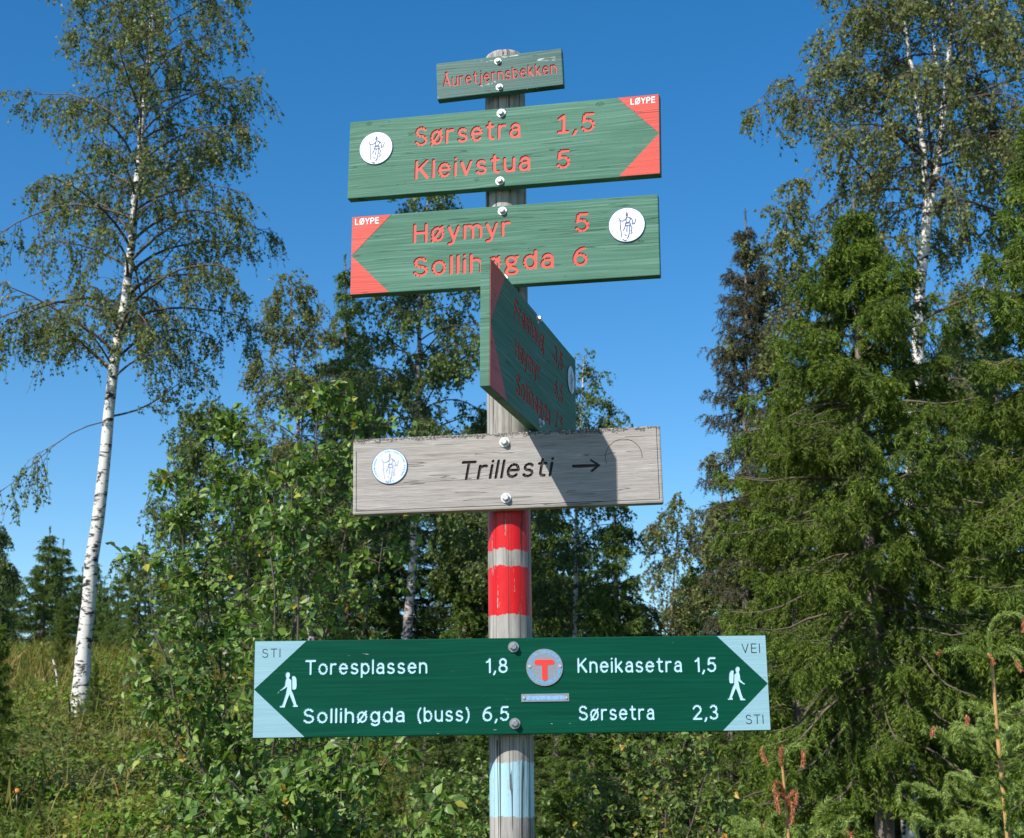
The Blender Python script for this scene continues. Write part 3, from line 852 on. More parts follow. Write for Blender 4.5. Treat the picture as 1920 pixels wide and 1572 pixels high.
def build_signs():
    t = .027
    d0 = POST_Y - POST_R - t - .001
    GR = [M['green'], M['redgroove']]
    # --- small name board at the top
    b = fitted([-0.03144, 3.28136, 0.31486, 0.09742, -0.17945, 0.04067, -0.00315], d0, .024, 'small dark green board with peeling paint reading Åuretjernsbekken', [M['green_peel'], M['redgroove']])
    b.word('Åuretjernsbekken', (830.2, 164), (1043.6, 138.5), 23.5, M['redgroove'], 1, offset=.15)
    b.bolt((933.5, 115.5), M['steel'], .8); b.bolt((936.5, 164), M['steel'], .8)
    b.finish()
    # --- Sørsetra / Kleivstua
    b = fitted([-0.028, 3.08776, 0.77498, 0.20369, -0.22822, -0.01115, 0.00366], d0, t, 'green board with red right tip reading Sørsetra 1,5 and Kleivstua 5', GR)
    kw = dict(mat=M['redgroove'], groove_mi=1, offset=.17)
    b.word('Sørsetra', (777.2, 275.5), (975.8, 258.6), 37.5, **kw)
    b.word('¹,5', (1043.6, 251.5), (1115.3, 246.5), 36.5, **kw)
    b.word('Kleivstua', (777, 337.8), (994.5, 320.5), 37.5, **kw)
    b.word('5', (1042.6, 317.5), (1063.6, 316), 36.5, **kw)
    hw, hh = b.w / 2 - .0012, b.h / 2 - .0012
    ap = (hw, b.loc(1236, 250)[1])
    b.corner([(b.loc(1158, 184)[0], hh), (hw, hh), ap], M['red'])
    b.corner([ap, (hw, -hh), (b.loc(1160.5, 330)[0], -hh)], M['red'])
    b.word('LØYPE', (1182.4, 197.4), (1228.6, 193.2), 12, M['whiteletter'], 0, carve=False, offset=.16)
    b.bolt((940, 213), M['steel']); b.bolt((937.7, 340), M['steel'])
    skier_badge(b, (705.5, 278.8), 30.3, M['badgerim'], M['badge'], M['print'], M['faint'])
    b.finish()
    # --- Høymyr / Sollihøgda
    b = fitted([-0.02378, 2.83615, 0.74803, 0.20095, -0.18845, 0.00319, -0.00647], d0, t, 'green board with red left tip reading Høymyr 5 and Sollihøgda 6', GR)
    b.word('Høymyr', (774, 457), (958, 443.2), 37.5, **kw)
    b.word('5', (1077.5, 436.3), (1100, 435), 37.5, **kw)
    b.word('Sollihøɡda', (774, 520), (1038.8, 502.8), 37.5, **kw)
    b.word('6', (1073.5, 500.3), (1100, 498.5), 37.5, **kw)
    hw, hh = b.w / 2 - .0012, b.h / 2 - .0012
    ap = (-hw, b.loc(661, 480)[1])
    b.corner([(-hw, hh), (b.loc(733.6, 402.3)[0], hh), ap], M['red'])
    b.corner([ap, (b.loc(728.8, 551)[0], -hh), (-hw, -hh)], M['red'])
    b.word('LØYPE', (665.8, 422.6), (710.4, 419.6), 12, M['whiteletter'], 0, carve=False, offset=.16)
    b.bolt((942, 396.5), M['steel']); b.bolt((944, 523), M['steel'])
    skier_badge(b, (1175.4, 422.5), 32.4, M['badgerim'], M['badge'], M['print'], M['faint'])
    b.finish()
    # --- grey Trillesti
    b = fitted([-0.01458, 2.2885, 0.71336, 0.17937, -0.10662, 0.02074, -0.00166], d0, .03, 'unpainted weathered grey board reading Trillesti with a right arrow', [M['grey'], M['brown']], bevel=.004)
    b.word('Trillesti', (866, 901), (1040, 893.6), 36, M['brown'], 1, offset=.15, shear=.2, depth=.004)
    arrow = [[(1072.7, 871.8), (1090, 871), (1116, 870.6), (1105, 863), (1108, 861), (1126.5, 872.5), (1110, 886), (1106.5, 883.5), (1116, 875.2), (1088, 877.4), (1073, 877)]]
    fl = flat_poly([b.poly_px(arrow[0])])
    prism_from_flat(b.cut, fl, Matrix.Identity(4), -.004, .004, 1)
    b.child('arrow', fl, M['brown'], (0, .0036, 0))
    # routed line along the edges, ring of a lost badge
    hw, hh = b.w / 2, b.h / 2
    gl = [[(-hw + .0085, -hh + .0085), (hw - .0085, -hh + .0085)], [(hw - .0085, -hh + .0085), (hw - .0085, hh - .005)], [(-hw + .0085, -hh + .0085), (-hw + .0085, hh - .03)]]
    for ln in gl: prism_from_flat(b.cut, flat_poly(strokes([ln], .0013)), Matrix.Identity(4), -.004, .0018, 1)
    cu, cv = b.loc(1169.5, 857); rr = b.loc(1169.5, 823)[1] - cv
    outer = [(cu + rr * math.cos(a), cv + rr * math.sin(a)) for a in np.linspace(-.1, math.pi + .35, 26)]
    inner = [(cu + rr * .97 * math.cos(a), cv + rr * .97 * math.sin(a)) for a in np.linspace(math.pi + .35, -.1, 26)]
    prism_from_flat(b.cut, flat_poly([outer + inner]), Matrix.Identity(4), -.004, .0015, 1)
    b.bolt((946, 829.8), M['steel'], 1.12); b.bolt((949, 934.3), M['steel'], 1.12)
    skier_badge(b, (730.7, 875.3), 33, M['badgerim'], M['badgeblue'], M['faint'], M['fadedblue'], 4)
    rng = random.Random(5)
    sc_ = []
    for i in range(12):
        x = 704 + i * 4.6 + rng.uniform(-1, 1); y = 926 + rng.uniform(-3, 4)
        sc_.append([tuple(b.loc(x, y)), tuple(b.loc(x + rng.uniform(-2, 3), y + rng.uniform(3, 11)))])
    b.child('scratched_marks', flat_poly(strokes(sc_, .0008), -.0004), M['oldsteel'])
    b.finish()
    # --- long double-ended board
    b = fitted([0.00334, 1.80113, 1.14315, 0.21067, 0.05484, 0.01666, 0.00466], d0 + .0, .026, 'long dark green board with pale blue tips, hikers and a red T badge', [M['dgreen'], M['bluegroove']])
    kw = dict(mat=M['bluegroove'], groove_mi=1, offset=.16, depth=.0016)
    b.word('Toresplassen', (571.2, 1266), (801, 1263.3), 29, **kw)
    b.word('1,8', (910.5, 1262.6), (952, 1262), 29, **kw)
    b.word('Sollihøgda', (568, 1357), (758.7, 1354.6), 29, **kw)
    b.word('(buss)', (781.6, 1354.2), (880.6, 1353), 29, **kw)
    b.word('6,5', (904, 1353), (954.8, 1352), 29, **kw)
    b.word('Kneikasetra', (1082.3, 1262), (1279, 1260.8), 29, **kw)
    b.word('1,5', (1302.5, 1260.8), (1343.3, 1260.4), 29, **kw)
    b.word('Sørsetra', (1085, 1351.4), (1227, 1350), 29, **kw)
    b.word('2,3', (1298.7, 1350), (1347, 1349.6), 29, **kw)
    hw, hh = b.w / 2 - .0012, b.h / 2 - .0012
    ap = (-hw, b.loc(478, 1293.3)[1])
    b.corner([(-hw, hh), (b.loc(574.6, 1202)[0], hh), ap], M['ltblue'])
    b.corner([ap, (b.loc(570.7, 1383)[0], -hh), (-hw, -hh)], M['ltblue'])
    ap = (hw, b.loc(1440, 1282)[1])
    b.corner([(b.loc(1344, 1192)[0], hh), (hw, hh), ap], M['ltblue'])
    b.corner([ap, (hw, -hh), (b.loc(1356, 1370)[0], -hh)], M['ltblue'])
    thin = dict(mat=M['ink'], groove_mi=0, carve=False, offset=.088)
    b.word('STI', (491.8, 1233.8), (525.6, 1233), 16.8, **thin)
    b.word('VEI', (1390.9, 1225), (1425, 1224.6), 17.8, **thin)
    b.word('STI', (1398.7, 1358.3), (1431.7, 1357.6), 17.8, **thin)
    # hikers
    body = [(292, 352), (312, 350), (330, 366), (331, 440), (345, 470), (360, 518), (368, 545), (378, 548), (377, 559), (340, 559), (338, 550), (346, 543), (330, 505), (316, 470), (304, 500), (287, 546), (283, 563), (245, 563), (244, 553), (262, 546), (272, 520), (290, 460), (298, 414), (283, 427), (266, 437), (252, 444), (246, 436), (262, 428), (282, 406), (286, 375)]
    head = [(304 + 17 * math.cos(a), 329 + 23 * math.sin(a)) for a in np.linspace(0, 2 * math.pi, 17)[:-1]]
    pack = [(333, 338), (346, 333), (358, 340), (367, 358), (369, 400), (365, 428), (354, 436), (335, 432)]
    neck = [(294, 344), (314, 344), (314, 356), (294, 356)]
    zl = lambda p: (460 + p[0] / 3.84, 1180 + p[1] / 3.84)
    def zr(p):
        tx = 1 - (p[0] - 242) / 138.0; ty = (p[1] - 305) / 262.0
        return (1363.7 + tx * 34.2, 1249.2 + ty * 65)
    for f_ in (zl, zr):
        parts_ = [b.poly_px([f_(p) for p in q]) for q in (body, head, pack, neck)]
        me = union_flat(parts_)
        prism_from_flat(b.cut, me, Matrix.Identity(4), -.004, .0016, 1)
        b.child('hiker_pictogram', me, M['bluegroove'], (0, .0012, 0), label='pale blue walking figure with rucksack')
    # round T badge
    cu, cv = b.loc(1021, 1251.7); r = b.loc(1021, 1217)[1] - cv
    b.child('badge', slab_poly(circle(cu, cv, r, 44), -.0022, 0, 'badge'), M['aluminium'], label='round metal badge with a red T')
    T1 = [[(cu - r * .42, cv + r * .27), (cu + r * .40, cv + r * .27)], [(cu, cv + r * .27), (cu, cv - r * .58)]]
    def capsule(a, c_, w_):
        a = np.array(a); c_ = np.array(c_); d = nrm(c_ - a); an = math.atan2(d[1], d[0]); pts = []
        for t_ in np.linspace(-math.pi / 2, math.pi / 2, 9): pts.append((c_[0] + w_ * math.cos(an + t_), c_[1] + w_ * math.sin(an + t_)))
        for t_ in np.linspace(math.pi / 2, 1.5 * math.pi, 9): pts.append((a[0] + w_ * math.cos(an + t_), a[1] + w_ * math.sin(an + t_)))
        return pts
    b.child('badge_symbol', slab_poly(capsule(*T1[0], r * .145), -.0029, -.0020, 'bar'), M['tred'])
    b.child('badge_symbol', slab_poly(capsule(*T1[1], r * .145), -.0032, -.0020, 'bar'), M['tred'])
    bm = bmesh.new()
    def put(ch, ang, rad, hgt, inv):
        fl, lo, hi = glyph(ch, 0.0, .22)
        s_ = hgt / CAPH; mid = (lo[0] + hi[0]) / 2
        m4 = Matrix.Translation((cu, -.0026, cv)) @ Matrix.Rotation(ang, 4, 'Y') @ Matrix.Translation((0, 0, -rad if inv else rad)) @ Matrix.Diagonal((s_, 1, s_, 1)) @ Matrix.Translation((-mid, 0, 0))
        t_ = fl.copy(); t_.transform(m4); bm.from_mesh(t_); bpy.data.meshes.remove(t_)
    tx = 'DEN NORSKE'
    for i, ch in enumerate(tx):
        if ch != ' ': put(ch, math.radians(-66 + 132 * i / (len(tx) - 1)), r * .74, r * .19, False)
    tx = 'TURISTFORENING'
    for i, ch in enumerate(tx): put(ch, math.radians(82 - 164 * i / (len(tx) - 1)), r * .93, r * .19, True)
    me = bpy.data.meshes.new('rim_lettering'); bm.to_mesh(me); bm.free()
    b.child('rim_lettering', me, M['tblue'])
    for sx_ in (-1, 1):
        b.child('rivet', slab_poly(circle(cu + sx_ * r * .84, cv + r * .06, r * .075, 10), -.0044, -.0018, 'rivet'), M['steel'])
    p0 = b.loc(977.5, 1316.5); p1 = b.loc(1066.8, 1300.5)
    b.child('name_plate', slab_poly([(p0[0], p0[1]), (p1[0], p0[1]), (p1[0], p1[1]), (p0[0], p1[1])], -.0018, 0, 'name_plate'), M['aluminium'])
    q0 = b.loc(987, 1313); q1 = b.loc(1058, 1304.5)
    b.child('name_strip', slab_poly([(q0[0], q0[1]), (q1[0], q0[1]), (q1[0], q1[1]), (q0[0], q1[1])], -.0021, -.0016, 'name_strip'), simple_mat('illegible_blue_print', (.22, .40, .64), .45, var=.35, scale=260, mscale=(1, 1, .3)))
    for x in (982, 1061.5):
        u_, v_ = b.loc(x, 1308.5)
        b.child('rivet', slab_poly(circle(u_, v_, .0026, 10), -.0044, -.0016, 'rivet'), M['steel'])
    b.bolt((962.7, 1213.5), M['oldsteel'], 1.12); b.bolt((965.3, 1357), M['oldsteel'], 1.12)
    b.finish()
    # --- board turned edge-on, in its own shade
    yaw, roll = 1.29901, -0.00814
    u = np.array([math.cos(yaw), math.sin(yaw), 0]); v = np.array([0, 0, 1.0])
    b = Board((0.06026, 3.36033, 2.53497), u * math.cos(roll) + v * math.sin(roll), v * math.cos(roll) - u * math.sin(roll), .79619, .28294, .022,
              'green board seen edge-on reading Frøshaug 3,5 Høymyr 6,5 Sollihøgda 7,5', GR)
    kw = dict(mat=M['redgroove'], groove_mi=1, offset=.17, level=True)
    b.word('Frøshauɡ', (964.5, 601), (1020.5, 657), 39, **kw); b.word('3,5', (1039, 679), (1055, 697), 34, **kw)
    b.word('Høymyr', (966.5, 674.7), (1012.4, 713), 39, **kw); b.word('6,5', (1040, 742), (1055, 758), 34, **kw)
    b.word('Sollihøɡda', (968, 739.6), (1032, 798), 39, **kw); b.word('7,5', (1041, 802), (1055, 817), 34, **kw)
    hw, hh = b.w / 2 - .0012, b.h / 2 - .0012
    ap = (-hw, b.loc(919, 603)[1])
    b.corner([(-hw, hh), (b.loc(947, 522)[0], hh), ap], M['red'])
    b.corner([ap, (b.loc(950, 750)[0], -hh), (-hw, -hh)], M['red'])
    b.bolt((1007.2, 598.6), M['steel']); b.bolt((1011.5, 793.7), M['steel'])
    skier_badge(b, (1069.3, 713), 30, M['badgerim'], M['badge'], M['print'], M['faint'], r=.037)
    b.finish()
build_signs()

# ------------------------------------------------------------------ trees
def resample(pts, n_):
    pts = np.asarray(pts, float)
    d = np.concatenate([[0], np.cumsum(np.linalg.norm(np.diff(pts, axis=0), axis=1))])
    t = np.linspace(0, d[-1], n_)
    # smooth by cubic-ish double pass
    q = np.stack([np.interp(t, d, pts[:, k]) for k in range(3)], -1)
    for _ in range(3):
        q[1:-1] = (q[:-2] + 2 * q[1:-1] + q[2:]) / 4
    return q

def birch(label, stems, s_low, Lmax, seed, leaf='birch', nprim=50, nsec=11, nter=5, nlf=8, leafsize=.04, bark='birch',
          pend=1.6, extra=None, group=None, up0=.75, profile=None, name='birch_tree', limbmat='twig'):
    """stems: list of (world polyline, r0, r1, crown start fraction, share); the first one carries the base"""
    rng = np.random.default_rng(seed)
    P0 = np.asarray(stems[0][0], float)
    bx, by = P0[0][0], P0[0][1]
    base = np.array([bx, by, float(ground_z(bx, by))])
    root = tag(empty(name, base), label, 'tree', group)
    tr = Geo(); br = Geo(); lf = Geo()
    allP = []; allR = []; allL = []
    for pts, r0, r1, sl_, share in stems:
        q = resample(np.asarray(pts) - base, 26)
        s = np.linspace(0, 1, 26)
        R = r0 + (r1 - r0) * s ** .85
        if pts is stems[0][0]: R[0] *= 1.35; R[1] *= 1.1
        q = q + np.concatenate([np.zeros((1, 3)), rng.normal(0, r0 * .12, (25, 3)) * np.array([1, 1, .2])])
        V, F = tubes(q[None], R[None], 12); tr.add(V, F)
        n_ = int(nprim * share)
        t = sl_ + (1 - sl_) * (np.arange(n_) + rng.uniform(0, 1, n_)) / n_
        pos, tan = along(q[None], np.zeros(n_, int), np.minimum(t, .999))
        az = np.arange(n_) * 2.39996 + rng.uniform(-.5, .5, n_)
        c = (t - sl_) / (1 - sl_)
        prof = (np.interp(c, [0, .12, .35, .7, 1], [.75, .95, 1, .62, .22]) if profile is None else np.interp(c, profile[0], profile[1]))
        Ls = Lmax * prof * rng.uniform(.6, 1.15, n_)
        el = np.clip(up0 + .35 * c + rng.normal(0, .18, n_), -.2, 1.35)
        d = np.stack([np.cos(az) * np.cos(el), np.sin(az) * np.cos(el), np.sin(el)], -1)
        allP.append(grow(rng, pos, d, Ls, 9, 1.15, .22)); allL.append(Ls)
        rr = np.interp(t, s, R)
        allR.append(np.minimum(rr * .42, .006 + .010 * Ls))
    if extra:
        for pts, r_, L_ in extra:
            q = resample(np.asarray(pts) - base, 9)
            allP.append(q[None]); allL.append(np.array([L_])); allR.append(np.array([r_]))
    P1 = np.concatenate(allP); L1 = np.concatenate(allL); R1 = np.concatenate(allR)
    M1 = len(P1)
    V, F = tubes(P1, R1[:, None] * np.linspace(1, .22, 9)[None], 5); br.add(V, F)
    # secondaries
    i = np.repeat(np.arange(M1), nsec)
    i = i[rng.uniform(0, 1, len(i)) < np.clip(L1[i] / (.7 * Lmax), .2, 1)]; n_ = len(i)
    t = np.clip(.14 + .88 * rng.uniform(0, 1, n_) ** .75, 0, .999)
    pos, tan = along(P1, i, t)
    d = tan * .75 + rdir(rng, n_, .5) * .85 + np.array([0, 0, .05])
    L2 = (.42 * L1[i] * (1.15 - t) + .16) * rng.uniform(.6, 1.3, n_)
    P2 = grow(rng, pos, d, L2, 6, pend * .9, .25)
    V, F = tubes(P2[:, [0, 2, 3, 5]], (.0042 * np.ones(n_))[:, None] * np.linspace(1, .45, 4)[None], 3); br.add(V, F)
    # hanging twigs
    j = np.repeat(np.arange(n_), nter); m_ = len(j)
    t = np.clip(rng.uniform(.1, 1, m_), 0, .999)
    pos, tan = along(P2, j, t)
    d = tan * .6 + rdir(rng, m_) * .6
    L3 = rng.uniform(.10, .36, m_)
    P3 = grow(rng, pos, d, L3, 4, pend * 1.2, .25)
    V, F = ribbons(P3[:, ::3] if m_ > 9000 else P3[:, [0, 2, 3]], .004); br.add(V, F)
    k = np.repeat(np.arange(m_), nlf)
    t = np.clip(rng.uniform(.08, 1.0, len(k)), 0, .999)
    pos, tan = along(P3, k, t)
    k2 = np.repeat(np.arange(n_), nlf)
    p2, t2 = along(P2, k2, np.clip(rng.uniform(.15, 1.0, len(k2)), 0, .999))
    pos = np.concatenate([pos, p2]); tan = np.concatenate([tan, t2]); q = len(pos)
    ax = nrm(tan * .3 + rdir(rng, q) * .8 + np.array([0, 0, -.55]))
    no = rdir(rng, q) + np.array([-.15, -.25, .35])
    pos = pos + ax * .012
    ln = leafsize * rng.uniform(.7, 1.25, q)
    V, F = leaves3(pos, ax, no, ln, ln * rng.uniform(.72, .95, q)); lf.add(V, F)
    link('trunk', tr.mesh('trunk', True), M[bark], root)
    b_ = link('branches', br.mesh('branches', True), M[limbmat], root); b_['kind'] = 'stuff'
    c_ = link('crown', lf.mesh('crown'), L[leaf], root); c_['kind'] = 'stuff'
    return root

def needles(rng, P, per, nl, nw, spread=.47):
    """needle triangles along shoots P (M,K,3)"""
    M_ = len(P)
    k = np.repeat(np.arange(M_), per)
    t = np.clip(rng.uniform(0, 1, len(k)), 0, .999)
    pos, tan = along(P, k, t)
    a = rdir(rng, len(k)); a = nrm(a - (a * tan).sum(1, keepdims=True) * tan)
    d = nrm(tan * (1 - spread) + a * spread)
    s = nrm(np.cross(d, rdir(rng, len(k)))) * nw * .5
    ln = (nl * rng.uniform(.75, 1.2, len(k)))[:, None]
    V = np.stack([pos - s, pos + s, pos + d * ln], 1)
    return V.reshape(-1, 3), np.arange(len(k) * 3).reshape(-1, 3)

def spruce_meshes(seed, H, Rmax, bare=.08, whorl=.30, nb=6, nsec=14, nter=3, per2=18, per3=13, nl=.030, nw=.0055, r0=.10, droop=.9, sparse=0.0, lean=(0, 0), prof=None):
    rng = np.random.default_rng(seed)
    tr = Geo(); br = Geo(); lf = Geo()
    K = 24; s = np.linspace(0, 1, K)
    q = np.stack([lean[0] * s + .03 * np.sin(s * 5 + seed), lean[1] * s, H * s], -1)
    R = r0 * (1 - s) ** .9 + .008; R[0] *= 1.3
    V, F = tubes(q[None], R[None], 10); tr.add(V, F)
    nw_ = int(H * (1 - bare) / whorl)
    n_ = nw_ * nb
    t = bare + (1 - bare) * (np.repeat(np.arange(nw_), nb) + rng.uniform(-.25, .25, n_)) / nw_
    t = np.clip(t, .01, .985)
    keep = rng.uniform(size=n_) > sparse
    t = t[keep]; n_ = len(t)
    pos, tan = along(q[None], np.zeros(n_, int), t)
    az = np.arange(n_) * 2 * math.pi / nb + np.floor(np.arange(n_) / nb) * 1.1 + rng.uniform(-.4, .4, n_)
    c = np.clip((t - bare) / (1 - bare), 0, 1)
    if prof is None: pr = np.interp(c, [0, .15, .4, .75, 1], [.85, 1, .85, .42, .05])
    else: pr = np.interp(c, prof[0], prof[1])
    L1 = np.maximum(Rmax * pr * rng.uniform(.7, 1.2, n_), .10)
    el = .15 + .75 * c ** 1.5 - .12 * (1 - c) + rng.normal(0, .12, n_)
    d = np.stack([np.cos(az) * np.cos(el), np.sin(az) * np.cos(el), np.sin(el)], -1)
    # droop out, then lift at the tip
    P = np.zeros((n_, 9, 3)); P[:, 0] = pos; dd = d.copy(); st = (L1 / 8)[:, None]
    for k in range(1, 9):
        g = (-droop * .16 if k < 6 else droop * .20) * (1 - .6 * c)[:, None]
        dd[:, 2:3] += g; dd = nrm(dd + rng.normal(0, .06, dd.shape)); P[:, k] = P[:, k - 1] + dd * st
    V, F = tubes(P, (.004 + .010 * L1)[:, None] * np.linspace(1, .2, 9)[None], 4); br.add(V, F)
    i = np.repeat(np.arange(n_), nsec); m_ = len(i)
    t2 = np.clip(.12 + .88 * (np.tile(np.arange(nsec), n_) + rng.uniform(0, 1, m_)) / nsec, 0, .995)
    kp = rng.uniform(0, 1, m_) < np.clip(L1[i] / (.55 * Rmax), .3, 1); i = i[kp]; t2 = t2[kp]; m_ = len(i)
    p2, tn = along(P, i, t2)
    side = nrm(np.cross(tn, np.array([0, 0, 1.0]))) * np.where(np.arange(m_) % 2 == 0, 1, -1)[:, None]
    d2 = tn * .75 + side * .75 + rng.normal(0, .18, (m_, 3))
    L2 = (.36 * L1[i] * (1.08 - t2) + .07) * rng.uniform(.6, 1.2, m_)
    P2 = grow(rng, p2, d2, L2, 5, .75 * droop, .15)
    V, F = ribbons(P2[:, ::2], .006); br.add(V, F)
    V, F = needles(rng, P2, per2, nl, nw); lf.add(V, F)
    if nter:
        j = np.repeat(np.arange(m_), nter); o_ = len(j)
        p3, tn3 = along(P2, j, np.clip(rng.uniform(.1, .95, o_), 0, .99))
        d3 = tn3 * .6 + rdir(rng, o_, .35) * .6 + np.array([0, 0, -.5 * droop])
        L3 = rng.uniform(.06, .19, o_)
        P3 = grow(rng, p3, d3, L3, 3, .5 * droop, .1)
        V, F = needles(rng, P3, per3, nl, nw); lf.add(V, F)
    # leader
    tip = np.array([[q[-1] * (1 - a) + (q[-1] + np.array([0, 0, .14])) * a for a in np.linspace(-.6, 1, 6)]])
    V, F = tubes(tip, np.full((1, 6), .006), 4); br.add(V, F)
    V, F = needles(rng, tip, 60, nl, nw); lf.add(V, F)
    return tr.mesh('trunk', True), br.mesh('branches', True), lf.mesh('crown')

def put_spruce(meshes, loc, label, leaf='spruce', rot=0.0, scale=1.0, zs=1.0, group=None, name='spruce_tree', cat='tree'):
    root = tag(empty(name, loc), label, cat, group)
    root.rotation_euler = (0, 0, rot); root.scale = (scale, scale, scale * zs)
    for nm, me, mt in zip(('trunk', 'branches', 'crown'), meshes, (M['sprucebark'], M['sprucetwig'], L[leaf])):
        if len(me.materials) == 0: me.materials.append(mt)
        o = link(nm, me, None, root)
        if nm != 'trunk': o['kind'] = 'stuff'
    return root

def onground(x, D):
    """ground point under photo column x at depth D"""
    X = px(x, 1400, D)[0]
    return np.array([X, D, float(ground_z(X, D)) - .05])

def trunk_px(pts, D, down=True):
    """trunk polyline traced in the photo at depth D, carried on down to the ground"""
    q = [px(x, y, D) for x, y in pts]
    a, b = q[0], q[1]
    g = float(ground_z(a[0], D)) - .08
    if down and a[2] > g + .05:
        k = (a[2] - g) / max(b[2] - a[2], .1)
        k = min(k, 3.0)
        q.insert(0, np.array([a[0] - (b[0] - a[0]) * k * .5, D, g]))
    else:
        q[0] = np.array([a[0], D, g])
    return q

def spruce_at(seed, x_top, y_top, x_base, D, half_px, label, leaf='spruce', **kw):
    g = onground(x_base, D); top = px(x_top, y_top, D)
    H = top[2] - g[2] - .15
    R = half_px * D / FPX
    me = spruce_meshes(seed, H, R, lean=(top[0] - g[0], 0), **kw)
    return put_spruce(me, g, label, leaf), me

# --- tall birch on the slope, left
D = 16.5
tp = trunk_px([(148, 1335), (158, 1200), (178, 1010), (200, 830), (216, 690), (238, 540), (258, 330), (270, 220), (282, 80), (290, -60), (297, -200), (300, -300)], D)
ex = [([px(198, 790, D), px(165, 790, D - .1), px(130, 808, D - .2), px(95, 838, D - .2), px(60, 872, D - .3), px(20, 915, D - .3), px(-40, 950, D - .3)], .008, .8),
      ([px(205, 782, D), px(250, 775, D + .1), px(290, 758, D + .3), px(330, 720, D + .3), px(380, 690, D + .4)], .014, 1.3),
      ([px(212, 700, D), px(190, 680, D), px(150, 640, D - .2), px(110, 600, D - .3), px(60, 585, D - .4)], .016, 1.4),
      ([px(236, 560, D), px(280, 520, D + .2), px(330, 460, D + .2), px(370, 410, D + .3)], .016, 1.4)]
birch('tall white-barked birch standing on the grassy slope', [(tp, .092, .012, .35, 1.0)], .4, 1.8, 11, 'birch', nprim=90, nsec=14, nter=6, nlf=7, extra=ex, leafsize=.040)
D = 15.0
s1 = trunk_px([(1708, 1640), (1703, 1500), (1700, 1350), (1708, 1000), (1716, 700), (1728, 500), (1741, 385)], D)
l1 = [px(1735, 420, D), px(1737, 340, D), px(1732, 270, D), px(1718, 180, D), px(1703, 90, D), px(1690, 0, D), px(1676, -120, D), px(1668, -260, D)]
l2 = [px(1740, 400, D), px(1752, 340, D + .1), px(1764, 270, D + .1), px(1773, 190, D + .1), px(1780, 90, D + .1), px(1788, -10, D + .1), px(1796, -140, D + .1), px(1800, -300, D + .1)]
l3 = [px(1768, 240, D + .1), px(1758, 150, D + .3), px(1750, 60, D + .4), px(1746, -40, D + .4), px(1744, -150, D + .5)]
ex = [([px(1726, 290, D), px(1690, 262, D - .1), px(1650, 225, D - .2), px(1632, 190, D - .2), px(1630, 160, D - .2)], .020, 1.5),
      ([px(1640, 340, D), px(1600, 300, D - .3), px(1560, 250, D - .4), px(1520, 200, D - .5), px(1480, 150, D - .5)], .014, 1.6),
      ([px(1758, 312, D), px(1800, 300, D), px(1860, 290, D - .1), px(1920, 272, D - .2)], .016, 1.5)]
birch('big birch with a forked white trunk rising behind the spruces',
      [(s1, .088, .056, .62, .22), (l1, .040, .009, .02, .9), (l2, .048, .009, .02, .9), (l3, .022, .007, .1, .35)],
      .0, 1.75, 21, 'birch_olive', nprim=48, nsec=14, nter=6, nlf=7, extra=ex, up0=.45, leafsize=.040)

# --- background birches
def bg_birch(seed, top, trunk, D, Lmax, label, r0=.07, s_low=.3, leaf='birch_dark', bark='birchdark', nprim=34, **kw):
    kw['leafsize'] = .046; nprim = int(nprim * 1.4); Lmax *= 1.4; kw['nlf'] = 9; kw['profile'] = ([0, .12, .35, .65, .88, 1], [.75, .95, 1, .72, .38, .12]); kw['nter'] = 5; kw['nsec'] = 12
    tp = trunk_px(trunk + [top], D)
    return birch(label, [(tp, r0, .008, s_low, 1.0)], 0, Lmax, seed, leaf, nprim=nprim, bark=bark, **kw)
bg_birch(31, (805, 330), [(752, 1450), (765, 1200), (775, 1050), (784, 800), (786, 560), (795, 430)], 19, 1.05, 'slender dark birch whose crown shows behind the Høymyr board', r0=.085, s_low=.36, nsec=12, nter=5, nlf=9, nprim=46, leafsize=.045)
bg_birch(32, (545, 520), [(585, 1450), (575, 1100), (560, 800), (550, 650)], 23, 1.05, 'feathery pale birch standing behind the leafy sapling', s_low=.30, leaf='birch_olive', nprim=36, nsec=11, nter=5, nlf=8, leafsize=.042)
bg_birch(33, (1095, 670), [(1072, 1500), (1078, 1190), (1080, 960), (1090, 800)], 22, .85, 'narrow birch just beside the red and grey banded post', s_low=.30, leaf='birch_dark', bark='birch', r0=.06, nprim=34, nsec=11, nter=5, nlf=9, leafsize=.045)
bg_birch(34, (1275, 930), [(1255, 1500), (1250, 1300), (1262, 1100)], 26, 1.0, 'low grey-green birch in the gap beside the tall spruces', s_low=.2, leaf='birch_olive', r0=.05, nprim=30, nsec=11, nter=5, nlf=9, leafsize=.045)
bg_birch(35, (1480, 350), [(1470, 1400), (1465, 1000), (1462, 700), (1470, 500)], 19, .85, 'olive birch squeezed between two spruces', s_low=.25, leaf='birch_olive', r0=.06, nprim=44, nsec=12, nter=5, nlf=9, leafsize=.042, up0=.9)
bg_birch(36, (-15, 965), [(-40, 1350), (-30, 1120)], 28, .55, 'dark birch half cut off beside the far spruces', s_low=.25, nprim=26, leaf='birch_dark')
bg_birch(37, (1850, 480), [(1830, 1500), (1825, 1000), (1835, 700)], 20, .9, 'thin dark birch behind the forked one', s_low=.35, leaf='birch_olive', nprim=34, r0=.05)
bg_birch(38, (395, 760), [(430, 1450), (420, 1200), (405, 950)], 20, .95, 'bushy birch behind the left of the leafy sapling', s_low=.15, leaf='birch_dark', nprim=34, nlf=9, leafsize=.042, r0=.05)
bg_birch(39, (905, 860), [(880, 1500), (890, 1200)], 24, 1.1, 'dim birch deep behind the post', s_low=.12, leaf='birch_dark', nprim=32, nlf=9, leafsize=.046, r0=.05)

